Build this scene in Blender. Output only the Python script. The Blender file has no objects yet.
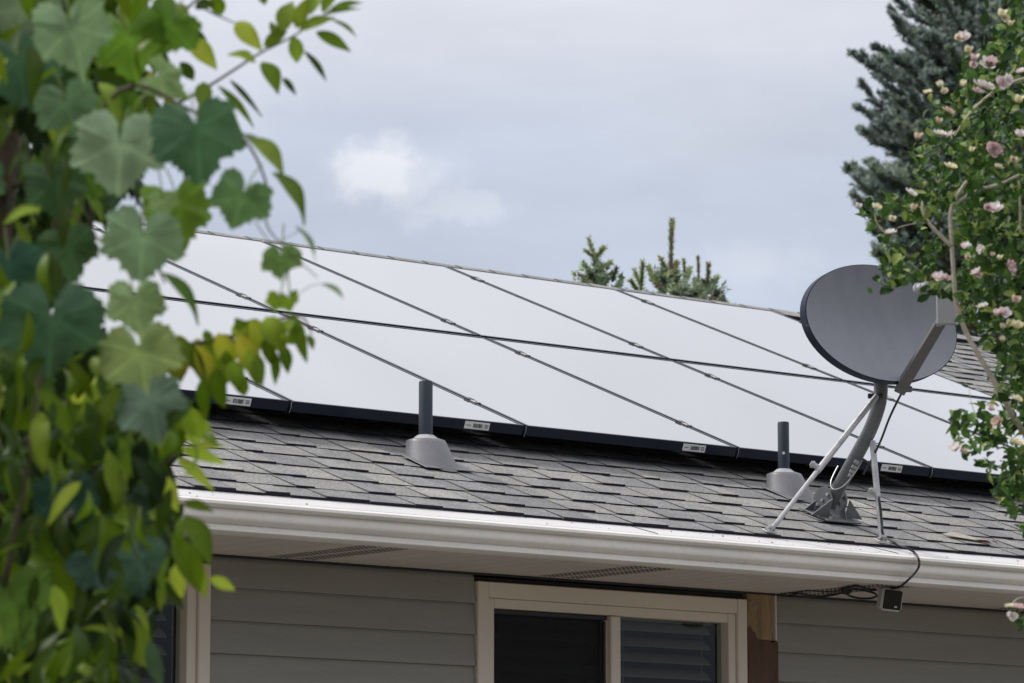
import bpy, math, random
from mathutils import Vector as V, Matrix
R = math.radians
rnd = random.Random(7)
sc = bpy.context.scene
col = sc.collection

# ------------------------------------------------------------------ survey of the place
# X runs along the eave, Y into the house, Z up; the camera stands at the origin, 1.55 m above the lawn.
F, PITCH, PHI, TH = 3704.0, R(8.53), R(50.54), R(21.47)
CAM = V((0, 0, 1.55))
FW = V((math.cos(PHI)*math.cos(PITCH), math.sin(PHI)*math.cos(PITCH), math.sin(PITCH)))
RT = V((math.sin(PHI), -math.cos(PHI), 0))
UP = RT.cross(FW)
def ray(x, y): return RT*((x-512)/F) + UP*((341.5-y)/F) + FW
def at(x, y, d): return CAM + ray(x, y)*d                       # a point d metres along the view axis
def onp(x, y, P, n):
    r = ray(x, y); return CAM + r*((P-CAM).dot(n)/r.dot(n))
def atY(x, y, Y): return onp(x, y, V((0, Y, 0)), V((0, 1, 0)))
def atZ(x, y, Z): return onp(x, y, V((0, 0, Z)), V((0, 0, 1)))
def dep(p): return (p-CAM).dot(FW)
PANEL0 = V((7.097, 9.76, 3.159))                                # top front corner of a panel seam
RN = V((0, -math.sin(TH), math.cos(TH)))                        # roof normal
RU = V((0, math.cos(TH), math.sin(TH)))                         # up the slope
EX = V((1, 0, 0))
STAND = 0.11
RP = PANEL0 - RN*STAND
RP.x = 0
def roof(x, s, h=0.0): return RP + EX*x + RU*s + RN*h
def onroof(px, py, h=0.0): return onp(px, py, RP+RN*h, RN)
S_EAVE, S_RIDGE = -0.853, 3.76
HX0, HX1 = 2.6, 15.2                                            # roof ends
WY = 9.625                                                      # front wall
SOFZ = 2.622
RIDGE = roof(0, S_RIDGE)

# ------------------------------------------------------------------ mesh helpers
class MB:
    def __init__(self): self.v, self.f, self.m, self.c = [], [], [], []
    def add(self, vs, fs, mi=0, c=None):
        o = len(self.v); self.v += [V(p) for p in vs]
        self.f += [tuple(i+o for i in f) for f in fs]; self.m += [mi]*len(fs)
        if c is None: c = (1, 1, 1)
        if isinstance(c[0], (int, float)): self.c += [c]*len(vs)
        else: self.c += list(c)
        return self
    def quad(self, a, b, c, d, mi=0, col=None): return self.add([a, b, c, d], [(0, 1, 2, 3)], mi, col)
    def box(self, c, size, ax=None, mi=0, bev=0.0, col=None):
        ax = ax or (V((1, 0, 0)), V((0, 1, 0)), V((0, 0, 1)))
        c = V(c); h = [s/2 for s in size]
        b = min(bev, min(h)*.9)
        if b <= 0:
            vs = [c+ax[0]*(h[0]*i)+ax[1]*(h[1]*j)+ax[2]*(h[2]*k) for i in (-1, 1) for j in (-1, 1) for k in (-1, 1)]
            return self.add(vs, [(0, 1, 3, 2), (4, 6, 7, 5), (0, 4, 5, 1), (2, 3, 7, 6), (0, 2, 6, 4), (1, 5, 7, 3)], mi, col)
        # chamfered box: octagon prism with inset caps
        def ring(hx, hy, z, cut):
            pts = [(hx, -hy+cut), (hx, hy-cut), (hx-cut, hy), (-hx+cut, hy), (-hx, hy-cut), (-hx, -hy+cut), (-hx+cut, -hy), (hx-cut, -hy)]
            return [c+ax[0]*x+ax[1]*y+ax[2]*z for x, y in pts]
        rs = [ring(h[0]-b, h[1]-b, -h[2], b*.3), ring(h[0], h[1], -h[2]+b, b), ring(h[0], h[1], h[2]-b, b), ring(h[0]-b, h[1]-b, h[2], b*.3)]
        self.loft(rs, True, mi, col); return self
    def loft(self, rings, caps=True, mi=0, col=None):
        n = len(rings[0]); vs = [p for r in rings for p in r]; fs = []
        for k in range(len(rings)-1):
            for i in range(n):
                j = (i+1) % n
                fs.append((k*n+i, k*n+j, (k+1)*n+j, (k+1)*n+i))
        if caps:
            fs.append(tuple(reversed(range(n)))); fs.append(tuple((len(rings)-1)*n+i for i in range(n)))
        return self.add(vs, fs, mi, col)
    def tube(self, pts, rad, n=10, mi=0, caps=True, col=None):
        pts = [V(p) for p in pts]
        if not isinstance(rad, (list, tuple)): rad = [rad]*len(pts)
        rings = []; ref = None
        for i, p in enumerate(pts):
            t = (pts[min(i+1, len(pts)-1)]-pts[max(i-1, 0)]).normalized()
            if ref is None: ref = t.orthogonal().normalized()
            a = (ref - t*ref.dot(t)); a = a.normalized() if a.length > 1e-6 else t.orthogonal().normalized()
            ref = a; b = t.cross(a)
            rings.append([p+(a*math.cos(2*math.pi*k/n)+b*math.sin(2*math.pi*k/n))*rad[i] for k in range(n)])
        return self.loft(rings, caps, mi, col)
    def extrude(self, prof, x0, x1, closed=True, mi=0):
        """profile of (y, z) pairs swept along X"""
        a = [V((x0, y, z)) for y, z in prof]; b = [V((x1, y, z)) for y, z in prof]
        n = len(prof); fs = []
        for i in range(n if closed else n-1):
            j = (i+1) % n; fs.append((i, j, n+j, n+i))
        if closed: fs += [tuple(reversed(range(n))), tuple(range(n, 2*n))]
        return self.add(a+b, fs, mi)
    def plate(self, pts, nrm, t, mi=0, col=None):
        """planar outline with thickness t along nrm"""
        n = len(pts); return self.loft([[V(p)-nrm*(t/2) for p in pts], [V(p)+nrm*(t/2) for p in pts]], True, mi, col)
    def build(self, name, mats, parent=None, smooth=False, recalc=True):
        me = bpy.data.meshes.new(name)
        me.from_pydata([tuple(p) for p in self.v], [], self.f)
        if not isinstance(mats, (list, tuple)): mats = [mats]
        for m in mats: me.materials.append(m)
        if any(self.m): me.polygons.foreach_set('material_index', self.m)
        if any(c != (1, 1, 1) for c in self.c):
            a = me.attributes.new('tint', 'FLOAT_COLOR', 'POINT')
            fl = []
            for c in self.c: fl += [c[0], c[1], c[2], 1.0]
            a.data.foreach_set('color', fl)
        if recalc:
            import bmesh
            bm = bmesh.new(); bm.from_mesh(me); bmesh.ops.recalc_face_normals(bm, faces=bm.faces); bm.to_mesh(me); bm.free()
        if smooth:
            me.polygons.foreach_set('use_smooth', [True]*len(me.polygons))
            if smooth != 'all':
                try: me.set_sharp_from_angle(angle=R(38))
                except Exception: pass
        me.update()
        o = bpy.data.objects.new(name, me); col.objects.link(o)
        if parent is not None: o.parent = parent
        return o
def curve_pts(pts, n=6):
    """Catmull-Rom through the points"""
    pts = [V(p) for p in pts]; out = []
    for i in range(len(pts)-1):
        p0 = pts[max(i-1, 0)]; p1 = pts[i]; p2 = pts[i+1]; p3 = pts[min(i+2, len(pts)-1)]
        for k in range(n):
            t = k/n
            out.append(0.5*((2*p1)+(p2-p0)*t+(2*p0-5*p1+4*p2-p3)*t*t+(3*p1-p0-3*p2+p3)*t**3))
    out.append(pts[-1]); return out
def thing(name, label, cat, group=None):
    o = bpy.data.objects.new(name, None); o.empty_display_size = .2; col.objects.link(o)
    return tag(o, label, cat, group)
def tag(o, label=None, cat=None, group=None, kind=None):
    if label: o['label'] = label
    if cat: o['category'] = cat
    if group: o['group'] = group
    if kind: o['kind'] = kind
    return o
def set_origin(e, p):
    """move an Empty to the thing's base, leaving its parts where they are"""
    e.location = p
    for ch in e.children:
        ch.matrix_parent_inverse = Matrix.Translation(-V(p))

# ------------------------------------------------------------------ materials
def lin(r, g, b): return tuple(((c/255)/12.92 if c/255 <= .04045 else ((c/255+.055)/1.055)**2.4) for c in (r, g, b))
def mat(name, colr, rough=.5, metal=0.0, var=.12, scale=6.0, detail=4, spec=.5, bump=0.0, bscale=80, tint=False, fine=0.0, fscale=300, stretch=None, coat=0, coat_ior=1.5, ior=1.5, transl=0.0, rvar=.1):
    m = bpy.data.materials.new(name); m.use_nodes = True
    nt = m.node_tree; N = nt.nodes; Lk = nt.links; b = N['Principled BSDF']
    tc = N.new('ShaderNodeTexCoord'); src = tc.outputs['Object']
    if stretch:
        mp = N.new('ShaderNodeMapping'); mp.inputs['Scale'].default_value = stretch; Lk.new(src, mp.inputs[0]); src = mp.outputs[0]
    nz = N.new('ShaderNodeTexNoise'); nz.inputs['Scale'].default_value = scale; nz.inputs['Detail'].default_value = detail
    Lk.new(src, nz.inputs['Vector'])
    mr = N.new('ShaderNodeMapRange'); mr.inputs[1].default_value = .25; mr.inputs[2].default_value = .75
    mr.inputs[3].default_value = 1-var; mr.inputs[4].default_value = 1+var
    Lk.new(nz.outputs[0], mr.inputs[0]); fac = mr.outputs[0]
    if fine > 0:
        n2 = N.new('ShaderNodeTexNoise'); n2.inputs['Scale'].default_value = fscale; n2.inputs['Detail'].default_value = 2
        Lk.new(src, n2.inputs['Vector'])
        m2 = N.new('ShaderNodeMapRange'); m2.inputs[1].default_value = .3; m2.inputs[2].default_value = .7
        m2.inputs[3].default_value = 1-fine; m2.inputs[4].default_value = 1+fine; Lk.new(n2.outputs[0], m2.inputs[0])
        mm = N.new('ShaderNodeMath'); mm.operation = 'MULTIPLY'; Lk.new(fac, mm.inputs[0]); Lk.new(m2.outputs[0], mm.inputs[1]); fac = mm.outputs[0]
    vm = N.new('ShaderNodeVectorMath'); vm.operation = 'SCALE'; vm.inputs[0].default_value = colr; Lk.new(fac, vm.inputs['Scale'])
    out = vm.outputs[0]
    if tint:
        at_ = N.new('ShaderNodeAttribute'); at_.attribute_name = 'tint'
        v2 = N.new('ShaderNodeVectorMath'); v2.operation = 'MULTIPLY'; Lk.new(out, v2.inputs[0]); Lk.new(at_.outputs['Color'], v2.inputs[1]); out = v2.outputs[0]
    Lk.new(out, b.inputs['Base Color'])
    rr = N.new('ShaderNodeMapRange'); rr.inputs[3].default_value = max(0, rough-rvar); rr.inputs[4].default_value = min(1, rough+rvar)
    Lk.new(nz.outputs[0], rr.inputs[0]); Lk.new(rr.outputs[0], b.inputs['Roughness'])
    b.inputs['Metallic'].default_value = metal; b.inputs['Specular IOR Level'].default_value = spec; b.inputs['IOR'].default_value = ior
    if coat: b.inputs['Coat Weight'].default_value = coat; b.inputs['Coat IOR'].default_value = coat_ior
    if bump > 0:
        nb = N.new('ShaderNodeTexNoise'); nb.inputs['Scale'].default_value = bscale; nb.inputs['Detail'].default_value = 5; Lk.new(src, nb.inputs['Vector'])
        bp = N.new('ShaderNodeBump'); bp.inputs['Strength'].default_value = bump; bp.inputs['Distance'].default_value = .01
        Lk.new(nb.outputs[0], bp.inputs['Height']); Lk.new(bp.outputs[0], b.inputs['Normal'])
    if transl > 0:
        tr = N.new('ShaderNodeBsdfTranslucent'); Lk.new(out, tr.inputs[0])
        mx = N.new('ShaderNodeMixShader'); mx.inputs[0].default_value = transl
        o = N['Material Output']; Lk.new(b.outputs[0], mx.inputs[1]); Lk.new(tr.outputs[0], mx.inputs[2]); Lk.new(mx.outputs[0], o.inputs[0])
    return m
M = {}
M['shingle'] = mat('shingle_granules', (.252, .249, .244), .9, var=.18, scale=9, tint=True, fine=.42, fscale=130, bump=.5, bscale=260, spec=.3)
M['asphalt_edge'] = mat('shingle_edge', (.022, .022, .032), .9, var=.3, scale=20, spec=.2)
M['gutter'] = mat('gutter_paint', (.80, .765, .73), .38, var=.05, scale=4, fine=.03, fscale=60, spec=.45)
M['guard'] = mat('gutter_guard_paint', (.58, .57, .57), .45, var=.05, scale=4, fine=.06, fscale=120)
M['soffit'] = mat('soffit_vinyl', (.64, .57, .52), .5, var=.05, scale=3)
M['siding'] = mat('siding_vinyl', (.285, .272, .25), .55, var=.07, scale=3, stretch=(1, 4, 12), fine=.05, fscale=40, bump=.08, bscale=60)
M['trim'] = mat('window_vinyl', (.70, .61, .525), .42, var=.05, scale=4)
M['dark'] = mat('dark_gap', (.02, .022, .026), .7, var=.2)
M['wood_new'] = mat('bare_wood', (.27, .18, .09), .75, var=.35, scale=7, stretch=(6, 6, .7), fine=.15, fscale=40)
M['wood_old'] = mat('stained_wood', (.09, .044, .025), .7, var=.4, scale=6, stretch=(6, 6, .8), fine=.2, fscale=30)
M['blind'] = mat('blind_slat', (.13, .13, .095), .5, var=.06)
M['screen'] = mat('insect_screen', (.02, .022, .025), .8, var=.1)
M['room'] = mat('room_dark', (.05, .05, .05), .9)
M['frame'] = mat('panel_frame', (.004, .008, .024), .32, metal=.0, var=.15, spec=.3, rvar=.05)
M['pv'] = mat('panel_glass', (.035, .037, .048), .06, var=.06, scale=1.2, spec=.5, coat=1, coat_ior=1.75, ior=1.6, rvar=.03)
M['sticker'] = mat('sticker', (.72, .72, .72), .5, var=.05)
M['print'] = mat('sticker_print', (.06, .06, .07), .6)
M['alu'] = mat('clamp_metal', (.36, .36, .37), .55, metal=.6)
M['blackmetal'] = mat('black_metal', (.02, .02, .025), .45)
M['pipe'] = mat('vent_pipe_plastic', (.013, .023, .04), .55, var=.15, scale=14, fine=.1, fscale=60)
M['boot'] = mat('boot_metal', (.155, .155, .172), .48, metal=.1, var=.14, scale=18, fine=.08, fscale=120)
M['boot_ring'] = mat('boot_collar', (.36, .36, .37), .5, var=.15, scale=25)
M['dish'] = mat('dish_paint', (.215, .222, .262), .5, var=.08, scale=7, fine=.03, fscale=50, stretch=(3, 3, 1))
M['dish_back'] = mat('dish_rim_paint', (.014, .020, .042), .55, var=.1, spec=.25)
M['steel'] = mat('mast_paint', (.13, .136, .145), .45, metal=.15, var=.14, scale=15, fine=.06, fscale=90)
M['galv'] = mat('galvanised', (.42, .42, .43), .4, metal=.45, var=.2, scale=30, fine=.1, fscale=150)
M['arm'] = mat('feed_arm_paint', (.115, .115, .11), .5, var=.08, scale=12)
M['lnb'] = mat('lnb_plastic', (.31, .31, .315), .45, var=.06, scale=12)
M['cable'] = mat('cable_jacket', (.014, .014, .018), .5)
M['white'] = mat('white_plastic', (.62, .62, .61), .4, var=.03)
M['black_gloss'] = mat('black_glass', (.006, .006, .008), .15)
M['leaf'] = mat('broad_leaf', (1, 1, 1), .42, var=.14, scale=30, tint=True, transl=.36, spec=.18)
M['grape'] = mat('vine_leaf', (1, 1, 1), .40, var=.26, scale=32, tint=True, transl=.30, spec=.28, bump=.25, bscale=90)
M['hib'] = mat('shrub_leaf', (1, 1, 1), .45, var=.15, scale=40, tint=True, transl=.30, spec=.2)
M['petal'] = mat('petal', (1, 1, 1), .6, var=.1, scale=60, tint=True, transl=.3, spec=.2)
M['bark'] = mat('bark', (.095, .07, .05), .85, var=.35, scale=30, bump=.5, bscale=60)
M['twig'] = mat('green_twig', (.10, .075, .045), .7, var=.3, scale=40)
M['pale_bark'] = mat('pale_bark', (.54, .48, .40), .75, var=.25, scale=40, fine=.15, fscale=120)
M['needle'] = mat('spruce_needles', (1, 1, 1), .6, var=.2, scale=8, tint=True, transl=.3, spec=.3)
M['grass'] = mat('lawn', (.085, .082, .052), .9, var=.35, scale=1.5, fine=.4, fscale=40, bump=.6, bscale=30)
M['plaster'] = mat('debris', (.42, .33, .22), .9, var=.3, scale=60)

def glass_mat():
    m = bpy.data.materials.new('window_glass'); m.use_nodes = True; nt = m.node_tree; N = nt.nodes
    for n in list(N): N.remove(n)
    o = N.new('ShaderNodeOutputMaterial'); t = N.new('ShaderNodeBsdfTransparent'); t.inputs[0].default_value = (.86, .90, .88, 1)
    g = N.new('ShaderNodeBsdfGlossy'); g.inputs['Roughness'].default_value = .02
    tc = N.new('ShaderNodeTexCoord'); nz = N.new('ShaderNodeTexNoise'); nz.inputs['Scale'].default_value = 2
    bp = N.new('ShaderNodeBump'); bp.inputs['Strength'].default_value = .03
    nt.links.new(tc.outputs['Object'], nz.inputs[0]); nt.links.new(nz.outputs[0], bp.inputs['Height']); nt.links.new(bp.outputs[0], g.inputs['Normal'])
    fr = N.new('ShaderNodeFresnel'); fr.inputs[0].default_value = 1.5
    ge = N.new('ShaderNodeNewGeometry'); iv = N.new('ShaderNodeMath'); iv.operation = 'SUBTRACT'; iv.inputs[0].default_value = 1; nt.links.new(ge.outputs['Backfacing'], iv.inputs[1])
    fm = N.new('ShaderNodeMath'); fm.operation = 'MULTIPLY'; nt.links.new(fr.outputs[0], fm.inputs[0]); nt.links.new(iv.outputs[0], fm.inputs[1])
    mx = N.new('ShaderNodeMixShader'); nt.links.new(fm.outputs[0], mx.inputs[0]); nt.links.new(t.outputs[0], mx.inputs[1]); nt.links.new(g.outputs[0], mx.inputs[2])
    nt.links.new(mx.outputs[0], o.inputs[0]); return m
M['glass'] = glass_mat()

# ------------------------------------------------------------------ ground
g = MB(); Gs = 300
g.quad((-Gs, -Gs, 0), (Gs, -Gs, 0), (Gs, Gs, 0), (-Gs, Gs, 0))
tag(g.build('ground', M['grass']), 'short dry lawn around the house', kind='structure')

pt = MB()                                                        # unseen slab, added to bounce light onto soffit and wall
pt.box(((3.1+14.7)/2, (4.2+9.60)/2, .03), (11.6, 5.4, .06), bev=.006)
tag(pt.build('bounce_slab', mat('bounce_concrete', (.27, .25, .22), .85, var=.12, scale=2, fine=.1, fscale=60, bump=.2, bscale=120)), 'unseen pale slab added along the house wall to bounce light', kind='structure')
# ------------------------------------------------------------------ house
house = thing('house', 'single storey house with grey lap siding, grey shingled roof and beige gutter', 'house')
YB = 2*RIDGE.y - WY                                              # back wall
EAVE = roof(0, S_EAVE)
# --- siding with openings for two windows and the bare board
WIN = [(7.759, 8.986, 1.50, 2.594), (5.92, 6.678, 1.50, 2.590)]
BOARD = (8.987, 9.134)
openings = [(w[0]-.004, w[1]+.004, w[2]-.004, 2.7) for w in WIN] + [(BOARD[0]-.004, BOARD[1]+.004, .3, 2.7)]
sd = MB(); EXPO = .105; z_top = 2.615
def lap(x0, x1, za, zb, Y, sgn):
    # one board: bottom edge stands out, top tucks in; slight roll at the butt
    pr = [(Y, zb), (Y-sgn*.003, zb-.01), (Y-sgn*.013, za+.012), (Y-sgn*.014, za+.003), (Y-sgn*.011, za), (Y, za+.001)]
    sd.extrude(pr, x0, x1)
zl = 2.52
rearw = []
zs = [zl + EXPO*k for k in range(-24, 2)]
for z in zs:
    za, zb = z, min(z+EXPO, z_top)
    if za < .05 or zb-za < .005: continue
    cuts = [HX0+.5, HX1-.5]; segs = [(HX0+.5, HX1-.5)]
    for (a, b, c, d) in openings:
        if zb > c+.01 and za < d:
            ns = []
            for (p, q) in segs:
                if b <= p or a >= q: ns.append((p, q))
                else:
                    if a > p: ns.append((p, a))
                    if b < q: ns.append((b, q))
            segs = ns
    for (p, q) in segs: lap(p, q, za, zb, WY, 1)
    rearw.append((za, zb))
sd.build('wall', M['siding'], house)
sd = MB()
for za, zb in rearw: lap(HX0+.5, HX1-.5, za, zb, YB, -1)
sd.build('rear_wall', M['siding'], house)
core = MB()                                                      # sheathing behind the siding, open at the windows
def wallbox(x0, x1, z0, z1, y0, y1): core.box(((x0+x1)/2, (y0+y1)/2, (z0+z1)/2), (x1-x0, y1-y0, z1-z0))
xs = [HX0+.52, WIN[1][0]+.05, WIN[1][1]-.05, WIN[0][0]+.05, WIN[0][1]-.05, HX1-.52]
for a, b in ((xs[0], xs[1]), (xs[2], xs[3]), (xs[4], xs[5])): wallbox(a, b, 0, 2.61, WY+.006, WY+.10)
for w in WIN:
    wallbox(w[0]+.052, w[1]-.052, 0, w[2]+.05, WY+.006, WY+.10)
    wallbox(w[0]+.052, w[1]-.052, w[3]-.05, 2.61, WY+.006, WY+.10)
wallbox(HX0+.52, HX1-.52, 0, 2.61, YB-.10, YB-.006)
for x in (HX0+.56, HX1-.56):
    core.box((x, (WY+YB)/2, 1.305), (.08, YB-WY-.22, 2.61))
    # gable triangle
    core.add([(x+dx, y, z) for dx in (-.03, .03) for y, z in ((WY+.1, 2.612), (YB-.1, 2.612), (RIDGE.y, RIDGE.z-.18))],
             [(0, 1, 2), (3, 5, 4), (0, 3, 4, 1), (1, 4, 5, 2), (2, 5, 3, 0)])
core.box(((HX0+HX1)/2, WY+2.2, 1.3), (HX1-HX0-1.3, .05, 2.5))    # inner partition
core.box(((HX0+HX1)/2, WY+1.2, 2.57), (HX1-HX0-1.3, 2.0, .02))   # room ceiling
core.build('sheathing', M['room'], house)
# gable siding on the two ends
for x, sg in ((HX0+.5, -1), (HX1-.5, 1)):
    gs = MB()
    z = .15
    while z < RIDGE.z-.25:
        zt = z+EXPO
        k = max(0, (zt-2.6)/math.tan(TH))
        y0, y1 = WY+k-(.0 if k == 0 else -.02), YB-k
        if k == 0: y0, y1 = WY+.01, YB-.01
        if y1-y0 > .1:
            gs.add([(x, y0, z), (x, y1, z), (x+sg*.013, y0, z), (x+sg*.013, y1, z), (x+sg*.001, y0, zt), (x+sg*.001, y1, zt)],
                   [(0, 1, 3, 2), (2, 3, 5, 4), (0, 2, 4), (1, 5, 3), (0, 4, 5, 1)])
        z = zt
    gs.build('gable_wall', M['siding'], house)
# --- roof deck and shingles
dk = MB()
for sg in (1, -1):
    def rp(x, s, h):
        p = roof(x, s, h)
        if sg < 0: p.y = 2*RIDGE.y - p.y
        return p
    dk.loft([[rp(HX0, S_EAVE+.02, -.004), rp(HX0, S_RIDGE, -.004), rp(HX0, S_RIDGE, -.03), rp(HX0, S_EAVE+.02, -.03)],
             [rp(HX1, S_EAVE+.02, -.004), rp(HX1, S_RIDGE, -.004), rp(HX1, S_RIDGE, -.03), rp(HX1, S_EAVE+.02, -.03)]])
deck = dk.build('roof', M['asphalt_edge'], house)
def shingles(sg, x0, x1):
    mb = MB(); e = .139; k = 0; s = S_EAVE; first = True
    def P(x, s, h):
        p = roof(x, s, h)
        if sg < 0: p.y = 2*RIDGE.y-p.y
        return p
    tones = [(.86, .86, .89), (.93, .93, .95), (1.0, 1.0, 1.0), (1.0, 1.0, 1.0), (1.06, 1.05, 1.03), (1.16, 1.15, 1.11), (.80, .80, .84)]
    while s < S_RIDGE-.02:
        ee = .112 if first else e; s1 = min(s+ee+.012, S_RIDGE); x = x0 - rnd.random()*.3; thick = rnd.random() < .5
        while x < x1:
            w = rnd.uniform(.07, .17) if thick else rnd.uniform(.08, .22)
            a, b = max(x, x0)+.0004, min(x+w, x1)-.0004
            if b-a > .01:
                t0 = (.0100 if thick else .0062)+rnd.uniform(-.0008, .0010); t1 = .0030 if thick else .0015
                c = rnd.choice(tones); j = rnd.uniform(.94, 1.06); c = tuple(q*j for q in c)
                sk = rnd.uniform(.0, .003) if thick else 0
                ds = rnd.uniform(-.0035, .0035)
                q = [P(a+sk, s+ds, t0), P(b-sk, s+ds, t0+rnd.uniform(-.001, .001)), P(b, s1, t1), P(a, s1, t1)]
                d = [P(a+sk, s+ds, -.001), P(b-sk, s+ds, -.001), P(b, s1, -.001), P(a, s1, -.001)]
                mb.add(q, [(0, 1, 2, 3)] if sg > 0 else [(3, 2, 1, 0)], 0, c)
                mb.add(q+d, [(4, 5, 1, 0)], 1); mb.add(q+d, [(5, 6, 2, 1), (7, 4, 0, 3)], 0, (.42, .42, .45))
            x += w; thick = not thick
        s += ee; first = False
    return mb
for sg in (1, -1):
    shingles(sg, HX0-.01, HX1+.01).build('shingles', [M['shingle'], M['asphalt_edge']], deck, recalc=False)
# ridge vent with cap shingles
rc = MB(); x = HX0
while x < HX1:
    x2 = min(x+.21, HX1+.01); t = rnd.choice([.8, .92, 1, 1.12])
    for sg in (1, -1):
        def rp(xx, s, h):
            p = roof(xx, s, h)
            if sg < 0: p.y = 2*RIDGE.y-p.y
            return p
        a, b, h = S_RIDGE-.13, S_RIDGE+.004, .028
        q = [rp(x, a, h), rp(x2, a, h-.003), rp(x2, b, h-.003), rp(x, b, h)]
        rc.add(q, [(0, 1, 2, 3)], 0, (t, t, t))
        q2 = [rp(x, a, h), rp(x2, a, h-.003), rp(x2, a, .012), rp(x, a, .012)]
        rc.add(q2, [(0, 1, 2, 3)], 1)
        rc.quad(rp(x+.001, a, h), rp(x+.001, b, h), rp(x+.001, b, h-.004), rp(x+.001, a, h-.004), 1)
    x += .20
rc.build('ridge_cap', [M['shingle'], M['asphalt_edge']], deck, recalc=False)
# --- fascia, gutter, soffit
fa = MB()
fa.box(((HX0+HX1)/2, EAVE.y+.022, 2.672), (HX1-HX0-.02, .022, .105))
fa.box(((HX0+HX1)/2, 2*RIDGE.y-EAVE.y-.022, 2.672), (HX1-HX0-.02, .022, .105))
for x in (HX0+.012, HX1-.012):                                    # rake boards
    for sg in (1, -1):
        pts = [roof(x, S_EAVE+.04, -.034), roof(x, S_RIDGE-.001, -.034), roof(x, S_RIDGE-.001, -.15), roof(x, S_EAVE+.04, -.15)]
        if sg < 0: pts = [V((p.x, 2*RIDGE.y-p.y, p.z)) for p in pts]
        fa.plate(pts, EX, .02)
fa.build('fascia', M['gutter'], house)
GX0, GX1 = HX0-.01, HX1+.01
prof = [(9.006, 2.715), (9.006, 2.613), (8.922, 2.613), (8.915, 2.617), (8.915, 2.632), (8.921, 2.636), (8.909, 2.641), (8.896, 2.647), (8.891, 2.656), (8.893, 2.674), (8.898, 2.680),
        (8.884, 2.681), (8.874, 2.684), (8.870, 2.689), (8.871, 2.697), (8.877, 2.702), (8.886, 2.704), (8.894, 2.702), (8.894, 2.698), (8.889, 2.697), (8.901, 2.684), (8.898, 2.66), (8.924, 2.640), (8.926, 2.618), (9.003, 2.618), (9.003, 2.715)]
gt = MB().extrude(prof, GX0, GX1)
gutter = gt.build('gutter', M['gutter'], house, smooth=True)
gg = MB()
gg.loft([[V((x, 9.03, 2.7478)), V((x, 8.888, 2.7055)), V((x, 8.888, 2.7035)), V((x, 9.03, 2.7455))] for x in (GX0, GX1)])
for i in range(70):                                             # shingle grit and debris caught on the guard
    x = rnd.uniform(5.2, 10.6); t = rnd.random(); y = 8.892+.11*t; z = 2.7062+(y-8.888)*.298
    r = rnd.uniform(.001, .0024)
    gg.box((x, y, z+r*.3), (r*rnd.uniform(1, 3), r*2, r), mi=1)
gg.build('gutter_guard', [M['guard'], M['plaster']], gutter)
# lap joint line in the gutter guard
jl = MB()
p1 = onp(628, 527, V((0, 8.9, 2.7085)), V((0, -.25, .968))); 
jl.tube([V((p1.x, 9.0, 2.7392)), V((p1.x+.02, 8.895, 2.7095))], .0012, 5)
p2 = onp(892, 553, V((0, 8.9, 2.7085)), V((0, -.25, .968)))
jl.build('joint_line', M['dark'], gutter); jl = MB(); jl.tube([V((p2.x-.02, 9.0, 2.7392)), V((p2.x+.02, 8.90, 2.7105))], .0012, 5)
jl.build('joint_line', M['dark'], gutter)
so = MB(); x = HX0; i = 0
wv = .1016
hole = MB()
vents = [onp(385, 546, V((0, 0, SOFZ)), V((0, 0, 1))).x, onp(655, 569, V((0, 0, SOFZ)), V((0, 0, 1))).x]
while x < HX1-.03:
    x2 = min(x+wv, HX1)
    so.loft([[V((x+.0, y, SOFZ+.008)), V((x+.004, y, SOFZ)), V((x2-.004, y, SOFZ)), V((x2, y, SOFZ+.008)), V((x2, y, SOFZ+.009)), V((x, y, SOFZ+.009))] for y in (EAVE.y+.012, WY-.016)])
    x += wv; i += 1
SOFF = so.build('soffit', M['soffit'], house); so = MB()
so.loft([[V((HX0, y, SOFZ+.0)), V((HX1, y, SOFZ)), V((HX1, y, SOFZ+.01)), V((HX0, y, SOFZ+.01))] for y in (2*RIDGE.y-EAVE.y-.012, YB+.016)])
soff = SOFF; so.build('rear_soffit', M['soffit'], house)
def vent_group(xc):
    for band in (-1, 1):
        for a in range(4):
            for b in range(26):
                hx = xc+band*.052+(a-1.5)*.021; hy = EAVE.y+.06+b*.0210
                if hy < WY-.05: hole.box((hx, hy, SOFZ-.0006), (.012, .0068, .001))
k0 = round((vents[0]-HX0)/wv); k1 = round((vents[1]-HX0)/wv)
for k in (k0-10, k0, k1, k1+(k1-k0), k1+2*(k1-k0)): vent_group(HX0+k*wv)
hole.build('vent_holes', M['dark'], soff)
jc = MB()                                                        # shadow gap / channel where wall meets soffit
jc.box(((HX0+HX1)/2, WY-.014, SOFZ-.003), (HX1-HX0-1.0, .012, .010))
jc.build('channel', M['dark'], house)
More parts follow.
